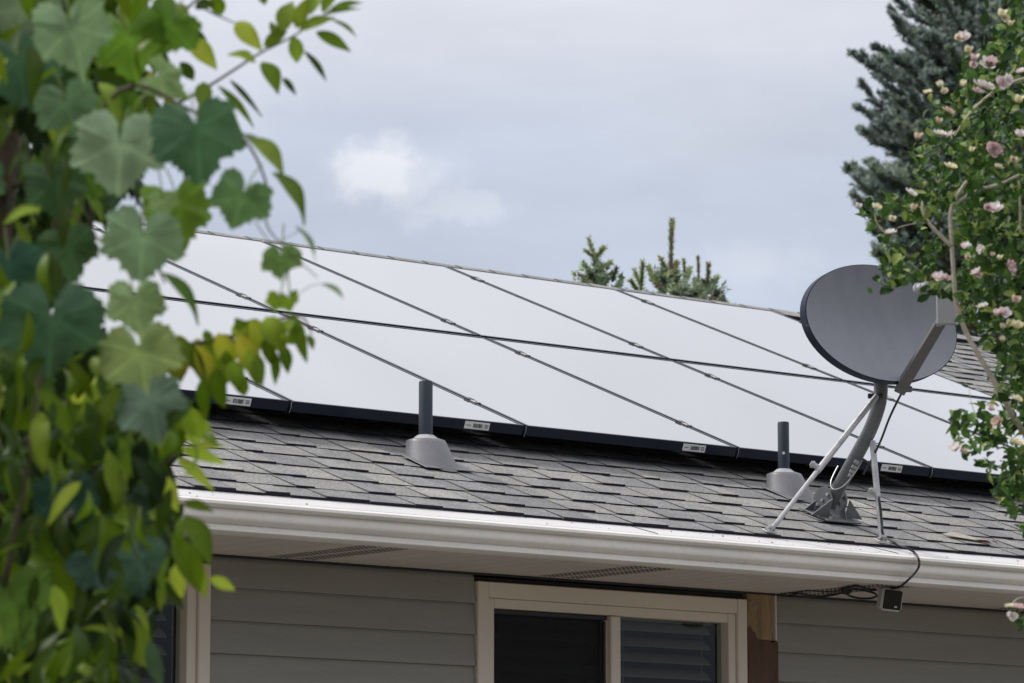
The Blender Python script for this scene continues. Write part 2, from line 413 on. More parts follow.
# --- windows
def window(x0, x1, z0, z1, split, wl, wr):
    yf = WY-.022
    fr = MB()
    def bar(a, b, c, d, y0, y1, bev=.003): fr.box(((a+b)/2, (y0+y1)/2, (c+d)/2), (b-a, y1-y0, d-c), bev=bev)
    H = .086
    bar(x0, x0+.047, z0, z1, yf, WY+.06); bar(x1-.045, x1, z0, z1, yf, WY+.06)
    bar(x0+.0475, x1-.0455, z1-.052, z1, yf+.002, WY+.06); bar(x0+.0475, x1-.0455, z0, z0+.06, yf+.002, WY+.06)
    # inner step
    bar(x0+.0475, x0+wl, z0+.0605, z1-.0525, yf+.012, WY+.055); bar(x1-wr, x1-.0455, z0+.0605, z1-.0525, yf+.012, WY+.055)
    bar(x0+wl+.0005, x1-wr-.0005, z1-H, z1-.0525, yf+.013, WY+.055); bar(x0+wl+.0005, x1-wr-.0005, z0+.0605, z0+.09, yf+.013, WY+.055)
    w = fr.build('window', M['trim'], house, smooth=True)
    ml = MB()
    if split:
        ml.box(((split[0]+split[1])/2, WY+.012, (z0+z1)/2), (split[1]-split[0], .05, z1-z0-.176), bev=.004)
        ml.box((split[0]-.006, WY+.024, (z0+z1)/2), (.011, .03, z1-z0-.178), bev=.002)
        ml.build('meeting_rail', M['trim'], w, smooth=True)
    gl = MB(); gl.box(((x0+x1)/2, WY+.030, (z0+z1)/2), (x1-x0-wl-wr+.01, .004, z1-z0-.165))
    gl.build('pane', M['glass'], w)
    if split:
        scn = MB()
        a, b = x0+wl+.002, split[0]-.001
        zz = z1-H-.002
        scn.box(((a+b)/2, WY+.013, zz-.008), (b-a, .012, .014), bev=.002); scn.box((a+.006, WY+.013, (z0+z1)/2), (.010, .012, z1-z0-.21), bev=.002)
        scn.box((b-.010, WY+.013, (z0+z1)/2), (.010, .012, z1-z0-.21), bev=.002)
        scn.build('screen_frame', M['blackmetal'], w)
    bl = MB(); zz = z1-.11; n = 0
    while zz > z0+.05:
        pts = []
        for t in range(7):
            u = t/6-.5
            pts.append((WY+.060+u*.046, zz+u*.034-4*.006*(u*u-.25)*1.0))
        ring = pts+[(y, z-.0025) for y, z in reversed(pts)]
        bl.extrude(ring, x0+wl+.012, x1-wr-.045)
        zz -= .0535; n += 1
    for fx in (.12, .42, .58, .88):
        xx = x0+(x1-x0)*fx; bl.box((xx, WY+.060, (z0+z1)/2), (.003, .002, z1-z0-.2))
    bl.box(((x0+x1)/2, WY+.085, z1-.075), (x1-x0-wl-wr-.03, .05, .035))
    bl.build('blind', M['blind'], w, smooth=True)
    return w
window(*WIN[0], (8.354, 8.399), .080, .080)
window(*WIN[1], None, .075, .082)
# insect screen over the left sash: a real mesh sheet that dims what lies behind
def screen_mat():
    m = bpy.data.materials.new('screen_mesh'); m.use_nodes = True; nt = m.node_tree; N = nt.nodes
    b = N['Principled BSDF']; b.inputs['Base Color'].default_value = (.005, .0055, .007, 1); b.inputs['Roughness'].default_value = .8
    t = N.new('ShaderNodeBsdfTransparent'); mx = N.new('ShaderNodeMixShader'); mx.inputs[0].default_value = .6
    tc = N.new('ShaderNodeTexCoord'); wv = N.new('ShaderNodeTexNoise'); wv.inputs['Scale'].default_value = 500
    mr = N.new('ShaderNodeMapRange'); mr.inputs[3].default_value = .38; mr.inputs[4].default_value = .54
    nt.links.new(tc.outputs['Object'], wv.inputs[0]); nt.links.new(wv.outputs[0], mr.inputs[0]); nt.links.new(mr.outputs[0], mx.inputs[0])
    nt.links.new(t.outputs[0], mx.inputs[1]); nt.links.new(b.outputs[0], mx.inputs[2]); nt.links.new(mx.outputs[0], N['Material Output'].inputs[0]); return m
wn = [o for o in house.children if o.name.startswith('window')][0]
MB().box(((7.840+8.354)/2, WY+.020, (1.5+2.6)/2), (8.354-7.840-.012, .001, .90)).build('insect_screen', screen_mat(), wn)
# --- bare board beside the window: pale above, stained dark below
bd = MB(); zc = 2.452
n = 26; lowtop = []
bd.box(((BOARD[0]+BOARD[1]-.024)/2, WY-.004, (zc+SOFZ)/2), (BOARD[1]-BOARD[0]-.026, .03, SOFZ-zc-.002), bev=.002)
board = bd.build('trim_board', M['wood_new'], house)
b2 = MB()
x0b, x1b = BOARD[0]+.001, BOARD[1]
top = [(x0b, zc+.045), (x0b+.012, zc+.05), (x0b+.022, zc+.03), (x0b+.034, zc+.026), (x0b+.045, zc+.006)] + [(x0b+.045+(x1b-x0b-.045)*k/10, zc-.004+rnd.uniform(-.004, .008)) for k in range(1, 11)]
outl = top+[(x1b, .35), (x0b, .35)]
b2.loft([[V((x, WY-.022, z)) for x, z in outl], [V((x, WY+.01, z)) for x, z in outl]])
b2.build('weathered_board', M['wood_old'], board)
kn = MB(); kc = V((BOARD[0]+.025, WY-.0205, zc+.118))            # stamped plate disc
kn.tube([kc, kc+V((0, -.002, 0))], .021, 20); kn.box(kc+V((0, -.0025, 0)), (.026, .001, .004), (V((.7, 0, .7)), V((0, 1, 0)), V((-.7, 0, .7))))
kn.box(kc+V((0, -.0027, 0)), (.026, .001, .004), (V((.7, 0, -.7)), V((0, 1, 0)), V((.7, 0, .7))))
kn.build('stamp_disc', mat('disc_metal', (.26, .20, .13), .6, var=.25, scale=60), board)
jt = MB().box((BOARD[1]-.008, WY-.008, (zc+SOFZ)/2+.0), (.007, .028, SOFZ-zc-.004), bev=.001)
jt.box((BOARD[1]-.0165, WY+.002, (zc+SOFZ)/2), (.009, .012, SOFZ-zc-.004))
jt.build('trim_strip', M['trim'], board)

# ------------------------------------------------------------------ solar panels
PW, PL, PT = .984, 1.566, .036
ROWP = 1.601
def clamp_s(row): return (.30, 1.30) if row == 0 else (.20, 1.33)
def pnt(x, s, h): return PANEL0 + EX*x + RU*s + RN*h             # h=0 is the panel top plane
AX = (EX, RU, RN)
def make_panel(i, row, label, last=False, sticker=True):
    """panel left of seam i in the given row"""
    t = thing('solar_panel', label, 'solar panel', 'solar panels on the roof')
    PL = 1.566 if row == 0 else 1.590
    x1 = i*1.0-.008; x0 = x1-PW; s0 = row*ROWP; s1 = s0+PL
    fr = MB(); w = .011
    fr.box(pnt((x0+x1)/2, s0+w/2, -PT/2), (x1-x0, w, PT), AX, bev=.0012); fr.box(pnt((x0+x1)/2, s1-w/2, -PT/2), (x1-x0, w, PT), AX, bev=.0012)
    fr.box(pnt(x0+w/2, (s0+s1)/2, -PT/2), (w, PL-2*w-.0004, PT), AX, bev=.0012); fr.box(pnt(x1-w/2, (s0+s1)/2, -PT/2), (w, PL-2*w-.0004, PT), AX, bev=.0012)
    f = fr.build('frame', M['frame'], t)
    gl = MB(); gl.box(pnt((x0+x1)/2, (s0+s1)/2, -.0048), (x1-x0-2*w-.006, PL-2*w-.006, .006), AX)
    gl.build('glass', M['pv'], t)
    for s in clamp_s(row):
        xc = x1+.008
        c = MB(); c.box(pnt(xc, s0+s, .0022), (.026, .034, .0035), AX, bev=.0008); c.box(pnt(xc, s0+s, -.0165), (.006, .034, .033), AX)
        c.tube([pnt(xc, s0+s, .003), pnt(xc, s0+s, .006)], .0045, 8)
        c.build('clamp', M['alu'], t)
        c = MB(); c.box(pnt(xc, s0+s+.036, .0024), (.027, .030, .0045), AX, bev=.0008); c.box(pnt(xc, s0+s+.036, -.0165), (.006, .03, .033), AX)
        c.build('clamp_spacer', M['blackmetal'], t)
    if row == 0 and sticker:
        c0 = x1-.205
        st = MB(); st.box(pnt(c0, s0-.0012, -.0185), (.108, .002, .026), AX, bev=.0004)
        so_ = st.build('label_sticker', M['sticker'], t)
        pr = MB()
        for k in range(14): pr.box(pnt(c0-.016+k*.0030, s0-.0026, -.0185+rnd.uniform(-.001, .001)), (rnd.choice([.001, .0018]), .0008, .014), AX)
        for k in range(3): pr.box(pnt(c0+.040, s0-.0026, -.0135-k*.0048), (.016, .0008, .002), AX)
        pr.box(pnt(c0-.038, s0-.0026, -.0185), (.020, .0008, .002), AX)
        pr.build('print', M['print'], so_)
    # little wire clip at the seam
    cl = MB(); cl.tube([pnt(x1+.008, s0-.002, -.001), pnt(x1+.008, s0-.006, -.02), pnt(x1+.008, s0-.002, -.040)], .0012, 6); cl.build('clip', M['alu'], t)
    set_origin(t, pnt((x0+x1)/2, s0, -PT))
    return t
low = {-1: 'lower row solar panel mostly hidden behind the left foliage', 0: 'lower row solar panel with its white sticker beside the yellowing leaves',
       1: 'lower row solar panel standing behind the left vent pipe', 2: 'lower row solar panel between the two vent pipes',
       3: 'lower row solar panel directly behind the right vent pipe', 4: 'lower row solar panel right of the dish mast, above its rightmost sticker',
       5: 'lower row solar panel at right, its corner covered by the flowering shrub'}
up_ = {1: 'upper row solar panel at far left behind the vine leaves', 2: 'upper row solar panel beside the heart shaped leaf pair',
       3: 'upper row solar panel under the white cloud', 4: 'upper row solar panel left of the small conifers beyond the ridge',
       5: 'upper row solar panel at right end, its corner behind the satellite dish'}
low = {0: low[-1]} | {k+0: v for k, v in low.items() if k > 0} | {0: low[0]}
for i in (0, 1, 2, 3, 4, 5): make_panel(i, 0, {0: low[0], 1: low[1], 2: low[2], 3: low[3], 4: low[4], 5: low[5]}[i], sticker=i < 5)
for i in (1, 2, 3, 4, 5): make_panel(i, 1, up_[i])
# the rail under the lower row with its feet
rl = thing('mounting_rail', 'black rail on small feet under the front edge of the lower panels', 'rail')
r1 = MB(); r1.box(pnt(2.2, .30, -PT-.018), (6.6, .03, .034), AX, bev=.002); r1.build('rail', M['blackmetal'], rl)
for x in (-.6, .55, 1.75, 2.62, 3.4, 4.6):
    ft = MB(); ft.box(pnt(x, .285, -STAND+.006), (.05, .10, .006), AX); ft.box(pnt(x, .26, -STAND+.035), (.05, .006, .06), AX); ft.build('foot', M['blackmetal'], rl)
set_origin(rl, roof(PANEL0.x+2.2, .3))

# ------------------------------------------------------------------ vent pipes
def vent_pipe(cpx, cpy, rad, top_py, label, hole_py=None):
    t = thing('vent_pipe', label, 'vent pipe', 'plumbing vents on the roof')
    c = onroof(cpx, cpy, .008); Z = V((0, 0, 1))
    d = dep(c); ztop = c.z + (cpy-top_py)*d/F
    pm = MB(); n = 28
    rings = []
    for z, r in ((c.z+.02, rad), (ztop-.004, rad), (ztop, rad-.002), (ztop, rad-.006), (ztop-.05, rad-.006)):
        rings.append([V((c.x+math.cos(2*math.pi*k/n)*r, c.y+math.sin(2*math.pi*k/n)*r, z)) for k in range(n)])
    pm.loft(rings, True); p = pm.build('pipe', M['pipe'], t, smooth=True)
    if hole_py:
        q = CAM+ray(cpx+.2, hole_py)*d; q.y = c.y; q.x = c.x
        nrm = (CAM-q); nrm.z = 0; nrm.normalize()
        h = MB(); h.tube([q+nrm*(rad-.001), q+nrm*(rad+.0012)], .0055, 12); h.build('bolt', M['white'], p)
    # boot: lofted from an outline lying on the roof to a level ring round the pipe
    bt = MB(); rings = []
    def ring(rr, lvl, zz):
        out = []
        for k in range(36):
            a = 2*math.pi*k/36; x, y = math.cos(a)*rr, math.sin(a)*rr
            y -= (.026+.03*max(0, -math.sin(a)))*(1-lvl); zr = c.z + y*math.tan(TH)
            out.append(V((c.x+x, c.y+y, zr*(1-lvl)+zz*lvl)))
        return out
    zt = c.z+.062
    rings = [ring(rad+.060, 0, 0), ring(rad+.058, .05, zt), ring(rad+.044, .90, zt-.002), ring(rad+.041, .98, zt), ring(rad+.036, 1, zt+.001)]
    bt.loft(rings, False); b = bt.build('boot', M['boot'], t, smooth=True)
    cr = MB(); cr.loft([ring(rad+.037, 1, zt+.001), ring(rad+.018, 1, zt+.006), ring(rad+.006, 1, zt+.016), ring(rad+.001, 1, zt+.018)], False)
    cr.build('collar', M['boot_ring'], b, smooth=True)
    fl = MB(); cc = c.copy(); w = .15
    fl.box(roof(c.x+.005, (c-RP).dot(RU)-.062, .0125), (.205, .15, .003), AX, bev=.001)
    fl.build('flashing', M['boot'], t)
    set_origin(t, c); return t
vent_pipe(425.5, 459, .0232, 380.5, 'dark vent pipe in the middle of the roof, left of the two')
vent_pipe(784, 491, .0208, 421.5, 'dark vent pipe beside the satellite dish mount, with a bright bolt', 453)

# ------------------------------------------------------------------ satellite dish
ds = thing('satellite_dish', 'grey oval satellite dish on a bent mast braced by two struts', 'satellite dish')
FOOT = onroof(833, 517, .012); D0 = dep(FOOT)
def mp(px, py, dd=0): return at(px, py, D0+dd)
# mast
MT = curve_pts([mp(829, 505, .0), mp(845, 476, -.06), mp(859, 451, -.115), mp(870, 430, -.16), mp(877.5, 410, -.19), mp(880.5, 395, -.20), mp(881, 377, -.20)], 5)
m_ = MB(); m_.tube(MT, .0245, 20); mast = m_.build('mast', M['steel'], ds, smooth=True)
wr = MB()                                                        # bolts and a wire wrapped round the mast
q = mp(876, 396, -.235); wr.tube([q-RT*.028, q+RT*.022], .009, 10); wr.box(mp(875, 396.5, -.215), (.022, .05, .02), (RT, FW, UP), bev=.003)
wr.build('mast_clamp', M['blackmetal'], mast, smooth=True)
w2 = MB(); w2.tube(curve_pts([mp(838, 466, -.02), mp(831, 481, -.05), mp(833, 489, -.075), mp(842, 487, -.09), mp(851, 478, -.10), mp(858, 468, -.11), mp(863, 458, -.12)], 5), .0022, 6); w2.build('ground_wire', M['galv'], mast)
b3 = MB()
for (x, y) in ((856, 462), (853.5, 467), (851.5, 471.5), (850, 475.5)):
    b3.tube([mp(x-1.5, y-1, -.15), mp(x+2.5, y+1.5, -.15)], .0072, 8)
b3.build('connectors', M['alu'], mast)
# foot bracket
fs = (FOOT-RP).dot(RU); fx = FOOT.x
fb = MB(); fb.box(roof(fx-.015, fs+.0, .0155), (.165, .155, .006), AX, bev=.0015); base = fb.build('base_plate', M['steel'], ds)
for ex in (-.036, .036):
    ear = MB(); pts = []
    C0 = roof(fx-.012+ex, fs+.02, .065)
    for k in range(15):
        a = R(-20)+R(220)*k/14
        pts.append(C0+RU*math.cos(a)*.046+RN*math.sin(a)*.048)
    pts += [roof(fx-.012+ex, fs-.045, .019), roof(fx-.012+ex, fs+.075, .019)]
    ear.plate(pts, EX, .004); e_ = ear.build('bracket_ear', M['steel'], base)
    bo = MB()
    for (a, b) in ((.0, .0), (-.018, .026), (.018, -.022)):
        p = C0+RU*a+RN*b; bo.tube([p-EX*.008, p+EX*.008], .0065, 6)
    bo.build('bolt', M['galv'], base)
for sgn in (-1, 1):
    MB().plate([roof(fx-.012+sgn*.040, fs-.03, .019), roof(fx-.012+sgn*.125, fs-.03, .019), roof(fx-.012+sgn*.042, fs-.03, .085)], RU, .004).build('gusset', M['steel'], base)
    MB().plate([roof(fx-.012+sgn*.040, fs+.05, .019), roof(fx-.012+sgn*.085, fs+.05, .019), roof(fx-.012+sgn*.042, fs+.05, .055)], RU, .004).build('gusset', M['steel'], base)
for (a, b) in ((-.07, -.06), (.045, -.06), (-.07, .06), (.045, .06)):
    MB().tube([roof(fx+a, fs+b, .018), roof(fx+a, fs+b, .026)], .008, 6).build('lag_bolt', M['galv'], base)
# struts
def strut(foot, top, knob, nm):
    s = MB(); mid = foot.lerp(top, .46)
    s.tube([foot+RN*.01, foot.lerp(top, .06), mid], .0085, 12); s.tube([mid-(top-foot)*.02, top], .0108, 12)
    so_ = s.build('strut', M['galv'], ds, smooth=True)
    k = MB(); k.tube([mid-RT*.030+UP*.018, mid+RT*.006-UP*.002], .010, 8); k.tube([mid-RT*.020+UP*.012, mid-RT*.026+UP*.0155], .013, 6); k.build('strut_bolt', M['galv'], so_)
    f = MB(); f.box(foot+RN*.004, (.05, .03, .004), AX, bev=.001); f.box(foot+RN*.014, (.006, .02, .022), AX)
    f.tube([foot+RN*.016-EX*.014, foot+RN*.016+EX*.014], .006, 8); f.tube([foot+RN*.004+EX*.018, foot+RN*.013+EX*.018], .006, 6); f.tube([foot+RN*.004-EX*.018, foot+RN*.013-EX*.018], .006, 6)
    f.build('strut_foot', M['galv'], so_)
    return so_
strut(onroof(769.5, 532, .012), mp(876.5, 396, -.235), True, 'l')
strut(onroof(881.5, 541.5, .012), mp(872.5, 441, -.16), True, 'r')
# reflector
nC = V((.45, .27, .85)).normalized()
def lift(x, y): return RT*x + UP*y - FW*(-(nC.x*x+nC.y*y)/nC.z)   # a picture vector laid into the dish plane
NW = (RT*nC.x + UP*nC.y - FW*nC.z).normalized()
DD = D0-.33; DC = at(882, 323, DD); k = DD/F
e1 = lift(76.3*k, -24.0*k); e2 = lift(16.6*k, 52.5*k)
depth = .052
def dpt(r, a, off=0): return DC + e1*(r*math.cos(a)) + e2*(r*math.sin(a)) - NW*(depth*(1-r*r)) + NW*off
rf = MB(); n = 72; rr = [0.02, .15, .3, .45, .6, .72, .82, .9, .955, .985, 1.0]
rings = [[dpt(r, 2*math.pi*j/n) for j in range(n)] for r in rr]
rings.append([dpt(1.008, 2*math.pi*j/n, .0) for j in range(n)])
rf.loft(rings, False)
rf.add(rings[0], [tuple(reversed(range(n)))])
m0 = len(rf.f)
back = [rings[-1], [dpt(1.020, 2*math.pi*j/n, -.003) for j in range(n)], [dpt(1.022, 2*math.pi*j/n, -.038) for j in range(n)], [dpt(1.0, 2*math.pi*j/n, -.042) for j in range(n)]]
back += [[dpt(r, 2*math.pi*j/n, -.018) for j in range(n)] for r in (.96, .85, .7, .5, .3, .1)]
rb = MB().loft(back, False, 0); rb.add(back[-1], [tuple(range(n))])
refl = rf.build('reflector', M['dish'], ds, smooth='all')
rb.build('rim_and_back', M['dish_back'], refl, smooth=True)
bk = MB(); hub = DC - NW*(depth+.012)
mt = MT[-1]
bk.box(hub-NW*.03, (.16, .12, .05), (e1.normalized(), e2.normalized(), NW), bev=.008)
bk.tube([hub-NW*.03, mt+UP*.03, mt-UP*.01], .03, 14)
bk.box(at(880.5, 378, D0-.20), (.085, .08, .022), (RT, FW, UP), bev=.004)
bk.build('back_bracket', M['steel'], ds, smooth=True)
# feed arm: a rectangular tube leaving the lower edge and reaching forward to the feed
A0 = at(901, 388, DD-.00); A1 = at(947, 312, DD-.36)
ad = (A1-A0).normalized(); aw = ad.cross(FW).normalized(); ah = aw.cross(ad)
fa_ = MB(); 
def rect(p, w, h): return [p+aw*(w*a)+ah*(h*b) for a, b in ((-.5, -.5), (.5, -.5), (.5, .5), (-.5, .5))]
fa_.loft([rect(A0, .038, .052), rect(A0.lerp(A1, .5), .034, .048), rect(A1, .031, .044)])
arm = fa_.build('feed_arm', M['arm'], ds)
eb = MB(); q = at(905, 389, DD-.015); eb.box(q, (.045, .06, .022), (RT, FW, UP), bev=.004); eb.build('arm_end', M['arm'], arm)
bl_ = MB(); q = at(938.5, 324, DD-.345); bl_.tube([q-RT*.006, q+RT*.010], .0085, 10); bl_.build('arm_bolt', M['galv'], arm)
# feed head: upright box with arched cap, and the horn looking back at the dish
LB = at(947.5, 306, DD-.37)
toD = (DC-LB).normalized(); sx = (RT*.93-FW*.36).normalized(); sy = UP.cross(sx).normalized()
hd = MB(); hd.box(LB+UP*.002, (.066, .055, .132), (sx, sy, (UP-RT*.02).normalized()), bev=.006)
head = hd.build('feed_head', M['lnb'], ds, smooth=True)
cp = MB(); cp.box(at(949, 285.5, DD-.36), (.095, .06, .016), (sx, sy, UP), bev=.005); cp.build('head_cap', M['lnb'], head, smooth=True)
hn = MB(); H0 = at(917.5, 290.5, DD-.30); H1 = at(934, 281, DD-.36); n = 24
hd_ = (H1-H0).normalized()
prof_h = [(0, .0215), (.006, .0235), (.012, .0235), (.014, .018), (.022, .016), (.030, .0165), (.032, .0125), (.05, .0125), (.052, .017), (.09, .017)]
ref = hd_.orthogonal().normalized(); rf2 = hd_.cross(ref)
hn.loft([[H0+hd_*t+(ref*math.cos(2*math.pi*j/n)+rf2*math.sin(2*math.pi*j/n))*r for j in range(n)] for t, r in prof_h], True)
horn = hn.build('feed_horn', M['lnb'], head, smooth=True)
hc = MB(); hc.tube([H0-hd_*.001, H0-hd_*.003], .0165, 20); hc.build('horn_cover', M['white'], horn)
set_origin(ds, FOOT)

# ------------------------------------------------------------------ cable from the dish over the gutter
gpl = V((0, -.25, .968)).normalized()
def onguard(px, py): return onp(px, py, V((0, 8.9, 2.713)), gpl)
SZ = SOFZ-.006
path = [at(905, 387, DD-.03), mp(897, 402, -.24), mp(889, 419, -.235), mp(881, 440, -.205), mp(872, 459, -.165), mp(866, 470, -.145), mp(863.5, 474, -.135)]
path2 = [mp(863, 459, -.125), mp(869, 464, -.14), mp(874, 476, -.165), mp(877.5, 490, -.17)]
onS = onroof(881.5, 541.5, .012); tS = mp(872.5, 441, -.16)
sdir = (tS-onS)
for t in (.42, .3, .18, .08): path2.append(onS+sdir*t - FW*.012 + RT*(.006 if t < .4 else .004))
path2 += [onroof(887, 538, .02), onroof(897, 544, .02), onroof(908, 548.5, .02), onguard(915, 553), onguard(918.5, 559), atY(919, 566, 8.868), atY(915, 573, 8.864), atY(907, 581, 8.87), atZ(899, 587, SZ-.004), atZ(888, 588.5, SZ),
          atZ(872, 590, SZ), atZ(862, 587.5, SZ), atZ(856, 585.6, SZ), atZ(848, 587.5, SZ)]
path3 = [atZ(846, 589, SZ), atZ(862, 590, SZ), atZ(874, 593, SZ-.01), atZ(876.5, 596, SZ-.018), atZ(870, 598.3, SZ-.02), atZ(858, 598, SZ-.018), atZ(848, 595, SZ-.01), atZ(843.5, 590, SZ-.004), atZ(848, 587, SZ), atZ(852, 590, SZ-.006), atZ(846, 592, SZ-.004), atZ(833, 594.8, SZ), atZ(822, 596.5, SZ), atZ(810, 596, SZ), atZ(802, 594, SZ), atZ(795, 593.8, SZ), atZ(790, 597, SZ)]
path4 = [atZ(846, 588.5, SZ), atZ(835, 591, SZ), atZ(823, 591.8, SZ), atZ(808, 590.5, SZ), atZ(796, 592, SZ), atZ(775, 595, SZ)]
cb = thing('cable', 'black cable running from the dish over the gutter and looped under the eave', 'cable')
for pth, r in ((path, .0042), (path2, .0040), (path3, .0040), (path4, .0022)):
    MB().tube(curve_pts(pth, 6), r, 8).build('cable_run', M['cable'], cb, smooth=True)
ty = MB(); p = atZ(846, 590, SZ-.004); ty.box(p, (.035, .02, .03), (RT, FW, UP), bev=.006); ty.build('cable_tie', M['cable'], cb)
set_origin(cb, p)

# ------------------------------------------------------------------ security camera under the soffit
sc_ = thing('security_camera', 'small white security camera with black glass face hanging under the soffit', 'camera')
cc = atY(891, 599.5, 9.13)
fdir = (V((CAM.x, CAM.y, cc.z-2.4))-cc).normalized(); fdir = (fdir + RT*.33).normalized()
cx_ = fdir.cross(V((0, 0, 1))).normalized(); cz_ = cx_.cross(fdir)
if cz_.z < 0: cz_ = -cz_
cx_ = (cx_ + cz_*.10).normalized(); cz_ = fdir.cross(cx_); cz_ = cz_ if cz_.z > 0 else -cz_
hb = MB(); hb.box(cc-fdir*.012, (.078, .080, .060), (cx_, cz_, fdir), bev=.010); hb.build('housing', M['white'], sc_, smooth=True)
fb_ = MB(); fb_.box(cc+fdir*.0185, (.066, .067, .006), (cx_, cz_, fdir), bev=.0028); fg = fb_.build('face_glass', M['black_gloss'], sc_, smooth=True)
ln = MB(); ln.tube([cc+fdir*.0205+cz_*.008, cc+fdir*.0235+cz_*.008], .012, 18); ln.build('lens', M['black_gloss'], fg, smooth=True)
l2 = MB(); l2.box(cc+fdir*.0222-cz_*.024+RT*.012, (.010, .006, .002), (cx_, cz_, fdir)); l2.build('sensor', M['white'], fg)
br = MB(); br.tube([cc-fdir*.03+cz_*.02, V((cc.x, cc.y+.04, SOFZ-.002))], .008, 10); br.tube([V((cc.x, cc.y+.04, SOFZ-.009)), V((cc.x, cc.y+.04, SOFZ-.001))], .022, 16); br.build('mount', M['white'], sc_)
set_origin(sc_, V((cc.x, cc.y+.04, SOFZ)))

# ------------------------------------------------------------------ dry leaf scraps on the shingles
dl = MB(); q = onroof(967, 538, .014)
dl.add([q+EX*a+RU*b+RN*c for a, b, c in ((-.10, .03, 0), (-.02, .055, .004), (.09, -.01, .002), (.03, -.03, .004), (-.05, -.01, .002))], [(0, 4, 3, 2, 1)], 0, (.50, .44, .36))
for k in range(9):
    p = q+EX*rnd.uniform(-.02, .12)+RU*rnd.uniform(-.05, -.02)
    a = rnd.uniform(0, 3); v1 = (EX*math.cos(a)+RU*math.sin(a))*.022; v2 = (EX*-math.sin(a)+RU*math.cos(a))*.008
    dl.add([p-v1, p-v2+RN*.004, p+v1, p+v2+RN*.006], [(0, 1, 2, 3)], 0, (.20, .10, .05))
tag(dl.build('dry_leaf', mat('dry_leaf', (.7, .7, .7), .8, var=.2, scale=40, tint=True)), 'pale and brown dry leaf scraps lying on the shingles right of the dish', 'dry leaf')

# ------------------------------------------------------------------ leaves
def jit(c, j=.12):
    f = rnd.uniform(1-j, 1+j); return tuple(max(0, q*f*rnd.uniform(.94, 1.06)) for q in c)
def long_leaf(mb, base, tip, width, nrm, c, fold=.35, droop=.12, c2=None, seg=8):
    a = tip-base; L = a.length
    if L < 1e-5: return
    ax = a/L; nrm = (nrm-ax*nrm.dot(ax))
    nrm = nrm.normalized() if nrm.length > 1e-5 else ax.orthogonal().normalized()
    side = ax.cross(nrm); vs = []; cs = []
    for i in range(seg+1):
        t = i/seg
        w = width/2*(math.sin(math.pi*min(1, t**.8))**.85)*(1.0 if t < .75 else 1.0) if 0 < t < 1 else .0008
        ctr = base+ax*(L*t)+nrm*(L*droop*math.sin(math.pi*t)) 
        wob = math.sin(t*9+L*50)*.04*width
        vs += [ctr-side*w+nrm*(w*fold+wob), ctr, ctr+side*w+nrm*(w*fold-wob)]
        cc_ = c if c2 is None else tuple(c[q]*(1-t)+c2[q]*t for q in range(3))
        mid = tuple(min(1, q*1.22) for q in cc_)
        cs += [cc_, mid, cc_]
    fs = []
    for i in range(seg):
        o = i*3; fs += [(o, o+1, o+4, o+3), (o+1, o+2, o+5, o+4)]
    mb.add(vs, fs, 0, cs)
# outline of a vine leaf around its stalk point: (angle from tip, radius); tip at 0
GR = [(0, 1.0), (5, .90), (8, .93), (13, .82), (17, .86), (22, .76), (27, .79), (33, .68), (38, .72), (43, .70), (48, .79), (53, .78), (58, .87), (63, .84), (67, .86), (72, .77), (77, .79), (83, .71), (88, .74), (94, .68), (100, .72), (107, .69), (112, .75), (118, .69), (124, .71), (131, .62), (138, .64), (146, .53), (154, .50), (162, .36), (170, .22)]
VEIN = {0: 1, 58: 1, 112: 1}
def vine_leaf(mb, stalk, tipdir, nrm, size, c, cup=.15):
    """size = stalk-to-tip length"""
    tipdir = tipdir.normalized(); nrm = (nrm-tipdir*nrm.dot(tipdir)).normalized(); side = tipdir.cross(nrm)
    out = [(a, r) for a, r in GR]+[(360-a, r) for a, r in reversed(GR[1:])]
    vs = [stalk]; cs = [tuple(min(1, q*1.3) for q in c)]; n = len(out)
    ph = rnd.uniform(0, 6); lob = rnd.uniform(.8, 1.15)
    for k, f in enumerate((.35, .7, 1.0)):
        for (a, r) in out:
            rr_ = r*(1+.05*math.sin(a*.9+ph)*(f == 1)) * (1 if a in (0,) else lob)
            ang = R(a); x, y = math.sin(ang)*rr_*f*size, math.cos(ang)*rr_*f*size
            h = -cup*size*f*f*(.6+.6*math.cos(2*ang+ph*.3)) + .07*size*math.sin(3*ang+ph)*f + .035*size*math.sin(7*ang+ph*2)*f*f + (.03*size*f if min(a, 360-a) in VEIN else -.015*size*f)
            vs.append(stalk+tipdir*y+side*x+nrm*h)
            am = min(a, 360-a); v = 1.4 if am in VEIN else .93
            cs.append(tuple(min(1, q*v) for q in c))
    fs = []
    for i in range(n):
        j = (i+1) % n
        if i == len(GR)-1: continue                               # the sinus stays open
        fs.append((0, 1+i, 1+j))
        for k in range(2): fs.append((1+k*n+i, 1+(k+1)*n+i, 1+(k+1)*n+j, 1+k*n+j))
    mb.add(vs, fs, 0, cs)
GREEN = (.118, .195, .008); LIME = (.30, .42, .03); YEL = (.66, .54, .05); DGREEN = (.044, .082, .008); YG = (.42, .48, .05)
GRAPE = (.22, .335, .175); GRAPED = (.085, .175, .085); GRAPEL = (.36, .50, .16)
toC = -FW
def rv(s=1.0): return V((rnd.uniform(-1, 1), rnd.uniform(-1, 1), rnd.uniform(-1, 1)))*s
def inpoly(x, y, P):
    c = False; n = len(P)
    for i in range(n):
        x1, y1 = P[i]; x2, y2 = P[(i+1) % n]
        if (y1 > y) != (y2 > y) and x < (x2-x1)*(y-y1)/(y2-y1)+x1: c = not c
    return c

